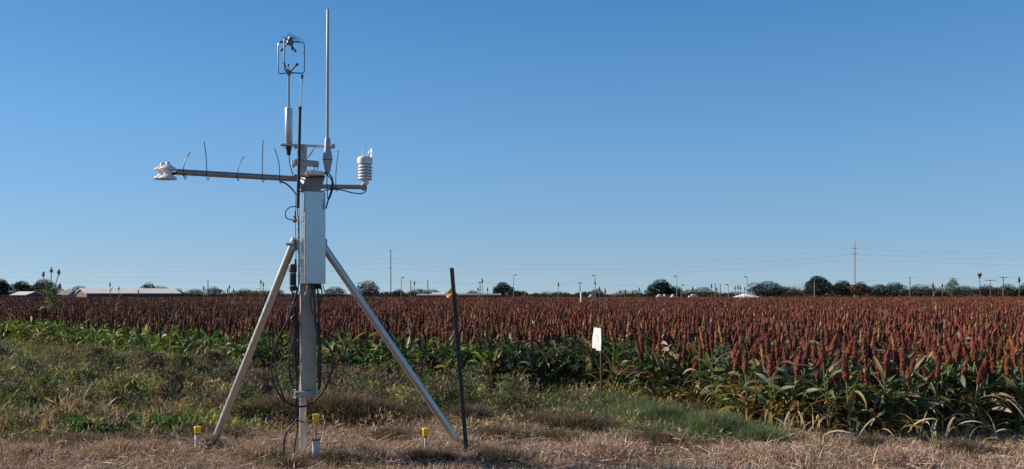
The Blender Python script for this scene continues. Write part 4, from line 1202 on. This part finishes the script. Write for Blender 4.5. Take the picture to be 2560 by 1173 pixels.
# net radiometer: two sensor pairs
for (x, yu, yl, dd_, dome) in ((420, 425, 447.5, 0, True), (406, 427, 448, .09, True)):
    Yr = Yd(425) + dd_; s_ = Yr / FPX
    G = Geo(); cu = at(x, yu, Yr); cd = at(x, yl, Yr)
    G.lathe((cu.x, Yr, cu.z), [(.066, 0), (.068, .004), (.056, .018), (.030, .034), (.018, .038)], 28)
    G.lathe((cd.x, Yr, cd.z), [(.030, -.004), (.066, -.002), (.068, .003), (.056, .018), (.030, .034), (.018, .038)], 28)
    G.lathe((cu.x, Yr, cd.z + .02), [(.031, 0), (.031, cu.z - cd.z - .02)], 20)
    rd = part('radiometer', G, M_inst, boom, True)
    G = Geo(); G.lathe((cu.x, Yr, cu.z + .036), [(.018, 0), (.018, .016), (.013, .026), (.005, .031)], 16); part('dome', G, M_inst, boom, True)
G = Geo(); G.tube([aa(412, 437), aa(450, 432)], .012, 10); part('radiometer_stem', G, M_black, boom, True)

# temperature and humidity shield
xc = 912.5; Ys = Yd(xc); s_ = Ys / FPX
def zs(row): return at(0, row, Ys).z
cx = at(xc, HY, Ys).x
G = Geo(); G.lathe((cx, Ys, 0), [(.055, zs(411)), (.066, zs(410)), (.0665, zs(399)), (.064, zs(396)), (.052, zs(392.5)), (.02, zs(391.5))], 28)
sh = part('radiation_shield', G, M_inst, root, True)
for r_ in (420, 427.5, 435, 442.5, 450):
    G = Geo(); G.lathe((cx, Ys, 0), [(.040, zs(r_ - 3)), (.062, zs(r_ - .8)), (.066, zs(r_ - 1.2)), (.052, zs(r_ - 7)), (.036, zs(r_ - 7.6))], 28); part('plate', G, M_inst, sh, True)
G = Geo(); G.lathe((cx, Ys, 0), [(.034, zs(448)), (.034, zs(410))], 16); part('core', G, M_dark, sh, True)
G = Geo(); G.lathe((cx + .005, Ys, 0), [(.026, zs(461)), (.029, zs(460)), (.029, zs(446))], 18); part('collar', G, M_inst, sh, True)
G = Geo(); G.tube([(cx - .012, Ys, zs(458)), (cx - .010, Ys, zs(476))], .022, 12); G.box((cx - .006, Ys - .01, zs(468)), (.045, .045, .05), bev=.006); part('elbow_clamp', G, M_galvd, sh, True)
G = Geo()
for (x, t_) in ((903.5, 377), (907, 366), (921.5, 377), (928, 372), (930.5, 376)):
    G.tube([at(x + (1 if x < 912 else -1), 397, Ys + rng.uniform(-.03, .03)), at(x, t_, Ys)], .0016 if x != 907 else .0026, 4)
part('bird_spikes', G, M_alu, sh)
G = Geo(); p = at(921.5, 392, Ys - .01); G.lathe(tuple(p), [(.009, -.006), (.008, .012), (.003, .022)], 10); part('glint_nub', G, M_inst, sh, True)  # small white nub added on the cap to stand for a glint

# top crossbar, clamps
G = Geo(); G.tube([aa(726, 363), aa(837, 367)], .011, 12); xb = part('crossbar', G, M_alu, root, True)
G = Geo()
for x in (742, 757, 815, 832):
    p = aa(x, 366); G.box(tuple(p), (.03, .045, .034), rz=ROT, bev=.004)
G.tube([aa(746, 352), aa(748, 380)], .005, 6); G.tube([aa(825, 352), aa(826, 378)], .005, 6)
part('crossbar_clamps', G, M_galvd, xb, True)
G = Geo(); A = aa(738, 409) - Vector((0, .05, 0)); B = aa(801, 412) - Vector((0, .05, 0))
G.box(tuple((A + B) / 2), ((B - A).length * 1.0, .03, .054), rz=ROT, bev=.012); mc = part('mast_clamp', G, M_galvd, root, True)
G = Geo(); G.tube([aa(733, 402), aa(733, 418)], .016, 12)
for x in (790, 798): G.tube([aa(x, 418) - Vector((0, .06, 0)), aa(x, 430) - Vector((0, .06, 0))], .0045, 6)
part('bolts', G, M_galvd, mc, True)
# tapered bracket below the dome
G = Geo()
yt, yb_ = 441, 480
T1 = [at(765, yt, YM - .11), at(813, yt, YM - .06), at(806, yt, YM + .05), at(760, yt, YM + .03)]
B1 = [at(751, yb_, YM - .10), at(801, yb_, YM - .08), at(799, yb_, YM + .05), at(752, yb_, YM + .03)]
G.add([tuple(v) for v in B1 + T1], [(0, 3, 2, 1), (4, 5, 6, 7), (0, 1, 5, 4), (1, 2, 6, 5), (2, 3, 7, 6), (3, 0, 4, 7)])
part('tapered_bracket', G, M_bk, root)
G = Geo(); G.add([tuple(at(x, y, YM - .105 + d_)) for x, y, d_ in ((751, 480, 0), (764, 445, -.012), (752, 442, .02), (749, 466, .03))], [(0, 1, 2, 3)]); G.box(tuple(at(752, 462, YM - .03)), (.03, .05, .12), rz=ROT, bev=.004)
part('side_plate', G, M_galvd, root)
# gps dome
G = Geo(); p = at(788, 437, YM - .09)
G.lathe((p.x, p.y, p.z), [(.045, -.012), (.070, -.008), (.080, .002), (.081, .012), (.076, .022), (.055, .031), (.02, .035)], 32); dm = part('satellite_dome', G, M_inst, root, True)
G = Geo(); G.tube([at(737, 438, YM - .12), at(764, 443, YM - .13), at(812, 441, YM - .12)], .006, 8); G.tube([at(737, 438, YM - .12), at(738, 438, YM + .04)], .006, 8); part('dome_support', G, M_black, dm, True)

# whip antenna
G = Geo(); A, B = at(818.5, 350, YM + .02), at(819.5, 22, YM + .02)
G.tube([A, A.lerp(B, .5), B - Vector((0, 0, .01)), B], [.0125, .0115, .0105, .006], 14); wh = part('whip_antenna', G, M_fib, root, True)
pa = at(819, HY, YM + .02); G = Geo(); zr = lambda r_: at(0, r_, YM + .02).z
def wr(w): return w / FPX * YM / 2
G.lathe((pa.x, pa.y, 0), [(wr(10), zr(432)), (wr(13), zr(430)), (wr(23), zr(402.5)), (wr(24), zr(401.5))], 20); G.lathe((pa.x, pa.y, 0), [(wr(25), zr(399.5)), (wr(25), zr(395)), (wr(17), zr(375)), (wr(13), zr(348)), (wr(11), zr(345))], 20)
part('antenna_base', G, M_base, wh, True)
G = Geo(); G.lathe((pa.x, pa.y, 0), [(wr(24.5), zr(401.6)), (wr(24.5), zr(399.4))], 20); part('base_seam', G, M_dark, wh, True)

# sonic anemometer
YA = Yd(722); sA = YA / FPX
def A_(x, y, dy=0): return at(x, y, YA + dy)
pc = A_(722, HY); za = lambda r_: at(0, r_, YA).z
G = Geo(); G.lathe((pc.x, YA, 0), [(.026, za(360)), (.031, za(358)), (.031, za(274)), (.027, za(271)), (.014, za(270))], 24); an = part('anemometer_body', G, M_alu, root, True)
G = Geo(); G.tube([(pc.x, YA, za(272)), (pc.x, YA, za(184))], .0085, 12); part('stem', G, M_ssd, an, True)
G = Geo(); G.lathe((pc.x, YA, 0), [(.010, za(190)), (.016, za(186)), (.030, za(181)), (.022, za(178)), (.01, za(176))], 14); G.lathe((pc.x + .012, YA, 0), [(.012, za(114)), (.03, za(108)), (.03, za(103)), (.014, za(97)), (.014, za(93))], 14)
G.box((pc.x + .006, YA, za(104)), (.16, .010, .010)); part('cage_hub', G, M_ssd, an, True)
# three bent rods of the cage, 120 degrees apart
for (dx, dy) in ((.119, .02), (-.105, .035), (-.018, -.10)):
    G = Geo(); bx, by = pc.x + .006, YA; pr = [Vector((bx, by, za(182)))]
    for f_, r_ in ((.85, 182), (.97, 179.5), (1, 174), (1, 113), (.97, 107), (.85, 104.5)): pr.append(Vector((bx + dx * f_, by + dy * f_, za(r_))))
    pr.append(Vector((bx, by, za(104)))); G.tube(pr, .0055, 8); part('cage_rod', G, M_ssd, an, True)
for (x0, y0, x1, y1, dy) in ((719, 110, 704, 124, .02), (728, 110, 737, 126, -.03), (726, 108, 731, 121, .05), (721, 180, 711, 160, -.02), (726, 180, 742, 162, .03), (723, 178, 720, 164, .06)):
    G = Geo(); a_ = A_(x0, y0); b__ = A_(x1, y1, dy); G.tube([a_, b__], .0055, 6); d = (b__ - a_).normalized(); G.tube([b__ - d * .008, b__ + d * .014], .0105, 8); part('transducer', G, M_dark, an, True)
G = Geo(); G.box(tuple(aa(722, 363)), (.145, .06, .014), rz=ROT, bev=.004); 
for x in (706, 712, 738): G.tube([aa(x, 357), aa(x, 373)], .005, 6)
part('flange', G, M_alu, an, True)
G = Geo(); G.lathe((pc.x, YA, 0), [(.015, za(388)), (.018, za(385)), (.018, za(377)), (.024, za(374)), (.024, za(367))], 14); part('connector', G, M_black, an, True)

# black sensor rod and slim probe
G = Geo(); A, B = at(745, 520, YM - .13), at(750, 271, YM - .13); G.tube([A, B], [.0135, .0125], 12); G.tube([B - Vector((0, 0, .01)), B + Vector((0, 0, .012))], .015, 12); sr = part('sensor_rod', G, M_black, root, True)
G = Geo(); G.tube([at(750.5, 272, YM - .13), at(753, 235, YM - .13), at(755, 203, YM - .13)], [.0065, .0045, .005], 8); G.tube([at(754.5, 212, YM - .13), at(755, 198, YM - .13)], .0085, 8); part('probe', G, M_alu, sr, True)
G = Geo(); G.tube([at(755, 198, YM - .13), at(755.5, 187, YM - .13)], [.008, .012], 8); part('probe_tip', G, M_dark, sr, True)

# black canister and its cable bundle on the mast's left
G = Geo(); p = at(732, HY, YM - .03); G.lathe((p.x, p.y, 0), [(.02, zz(728)), (.027, zz(722)), (.027, zz(681)), (.034, zz(680)), (.034, zz(664)), (.028, zz(661))], 18); cn = part('canister', G, new_mat('dark_grey_plastic', (.035, .045, .05), .5), root, True)
G = Geo(); G.lathe((p.x, p.y, 0), [(.0285, zz(684)), (.0285, zz(682))], 14); G.lathe((p.x, p.y, 0), [(.0285, zz(716)), (.0285, zz(713.5))], 14); part('hose_clamp', G, M_alu, cn, True)
G = Geo(); G.tube([at(739, 648, YM), at(739, 668, YM)], .009, 8); part('bracket', G, M_dark, cn, True)

# cables
def cable(pts, r=.006, name='cable', mat=None, dy=-.06):
    G = Geo(); G.tube([at(x, y, YM + dy + .015 * math.sin(y * .05 + x * .1)) for x, y in pts], r, 8, True); return part(name, G, mat or M_black, root, True)


cable([(738, 745), (724, 790), (705, 828), (686, 870), (679, 915), (683, 955), (700, 988), (722, 1008), (750, 1017), (778, 1009), (803, 985), (823, 950), (832, 915), (829, 880), (812, 858), (795, 835), (786, 790), (783, 745), (780, 708)], .0085, dy=-.13)
cable([(740, 760), (716, 810), (692, 865), (688, 905), (692, 945), (702, 975), (712, 1002)], .0065, dy=-.11)
cable([(735, 770), (738, 830), (725, 880), (723, 920), (731, 960), (739, 985), (740, 1020)], .008)
cable([(745, 720), (736, 760), (742, 820), (738, 880), (743, 940), (741, 1010), (743, 1060)], .009, dy=-.05)
cable([(741, 715), (744, 780), (733, 835), (737, 900), (744, 960)], .008, dy=-.04)
cable([(730, 728), (733, 760), (745, 800), (746, 870), (742, 930)], .007, dy=-.03)
cable([(736, 730), (728, 755), (740, 790), (730, 850), (735, 930)], .006, dy=-.02)
cable([(727, 760), (748, 775), (727, 800), (745, 830)], .006, dy=-.07)
cable([(726, 745), (737, 750), (728, 775), (737, 812)], .012, 'cable', dy=-.03)
cable([(740, 482), (739, 560), (740, 640), (740, 720)], .003, dy=-.06)
cable([(743, 500), (746, 560), (747, 640), (746, 720)], .0045, dy=-.1)
cable([(793, 712), (797, 760), (796, 830), (799, 900), (797, 975)], .0075, dy=-.02)
cable([(802, 712), (805, 740), (798, 780), (801, 860), (802, 940), (800, 972)], .006, dy=0)
cable([(777, 712), (785, 740), (788, 790), (797, 850), (794, 930), (799, 965)], .006, dy=-.03)
cable([(787, 712), (777, 740), (776, 765), (784, 790)], .0055, dy=-.08)
cable([(768, 713), (766, 727), (762, 738)], .006, mat=M_alu, dy=-.12)
cable([(807, 712), (812, 730), (820, 742)], .004, dy=-.02)
cable([(743, 1048), (728, 1067), (714, 1087), (710, 1118), (709, 1145)], .007, dy=-.08)
cable([(744, 1050), (743, 1080), (738, 1105), (735, 1150)], .007, dy=-.07)
cable([(743, 1046), (749, 1053), (762, 1056)], .0055, dy=-.07)
cable([(745, 517), (726, 518), (714, 530), (717, 546), (735, 551)], .0045, dy=-.08)
cable([(700, 453), (716, 460), (730, 473), (741, 487)], .0065, dy=-.05)
cable([(723, 388), (724, 405), (728, 422), (733, 440)], .004, dy=0)
cable([(811, 432), (826, 438), (833, 460), (828, 485), (819, 505), (815, 522)], .006, dy=-.1)
cable([(813, 434), (829, 450), (828, 475), (822, 495), (817, 515)], .0055, dy=-.07)
cable([(817, 438), (818, 470), (819, 498)], .004, dy=-.05)
cable([(912, 466), (915, 476), (904, 484), (880, 482), (852, 475), (825, 474), (800, 480)], .005, dy=.15)
cable([(447, 431), (456, 436), (462, 442)], .006, dy=-.45)
cable([(786, 366), (779, 382), (768, 396)], .005, mat=M_fib)
cable([(735, 540), (740, 552), (732, 554)], .010, 'brass_fitting', M_brass, dy=-.05)
cable([(738, 528), (739, 545)], .007, 'brass_fitting', M_brass, dy=-.09)
for r_ in (575, 595, 630, 665, 690):
    G = Geo(); G.tube([at(743, r_, YM - .1), at(749, r_ - 1, YM - .1)], .0035, 5); part('cable_clip', G, M_black, root)

# twig tangle on top of the anemometer
G = Geo(); p = A_(727, 100)
for k in range(46):
    a, l = rng.uniform(0, 6.28), rng.uniform(.02, .075); q = p + Vector((rng.normal(.012, .035), rng.normal(0, .02), abs(rng.normal(0, .016))))
    d = Vector((math.cos(a), math.sin(a) * .6, rng.normal(0, .35))); G.tube([q - d * l / 2, q + Vector((0, 0, rng.normal(0, .006))), q + d * l / 2], .0011, 4)
o = part('twig_tangle', G, new_mat('twig', (.11, .10, .10), .9), None); tag(o, 'small tangle of dark twigs lodged on top of the wind sensor cage', 'twigs')

# pale broken stub in the grass, centre right
b = at(1255, 1003, 11.0); G = Geo(); G.tube([(b.x, 11, 0), (b.x - .01, 11, .12), (b.x - .025, 11, .22)], [.010, .009, .007], 7)
for k in range(5):
    a = rng.uniform(0, 6.28); G.tube([(b.x - .025, 11, .21), (b.x - .025 + .05 * math.cos(a), 11 + .05 * math.sin(a), .21 + rng.uniform(-.02, .06))], [.008, .002], 5)
o = part('broken_stalk', G, new_mat('pale_stalk', (.50, .42, .34), .8), None); tag(o, 'pale broken plant stalk standing alone in the grass right of the steel post', 'stalk')
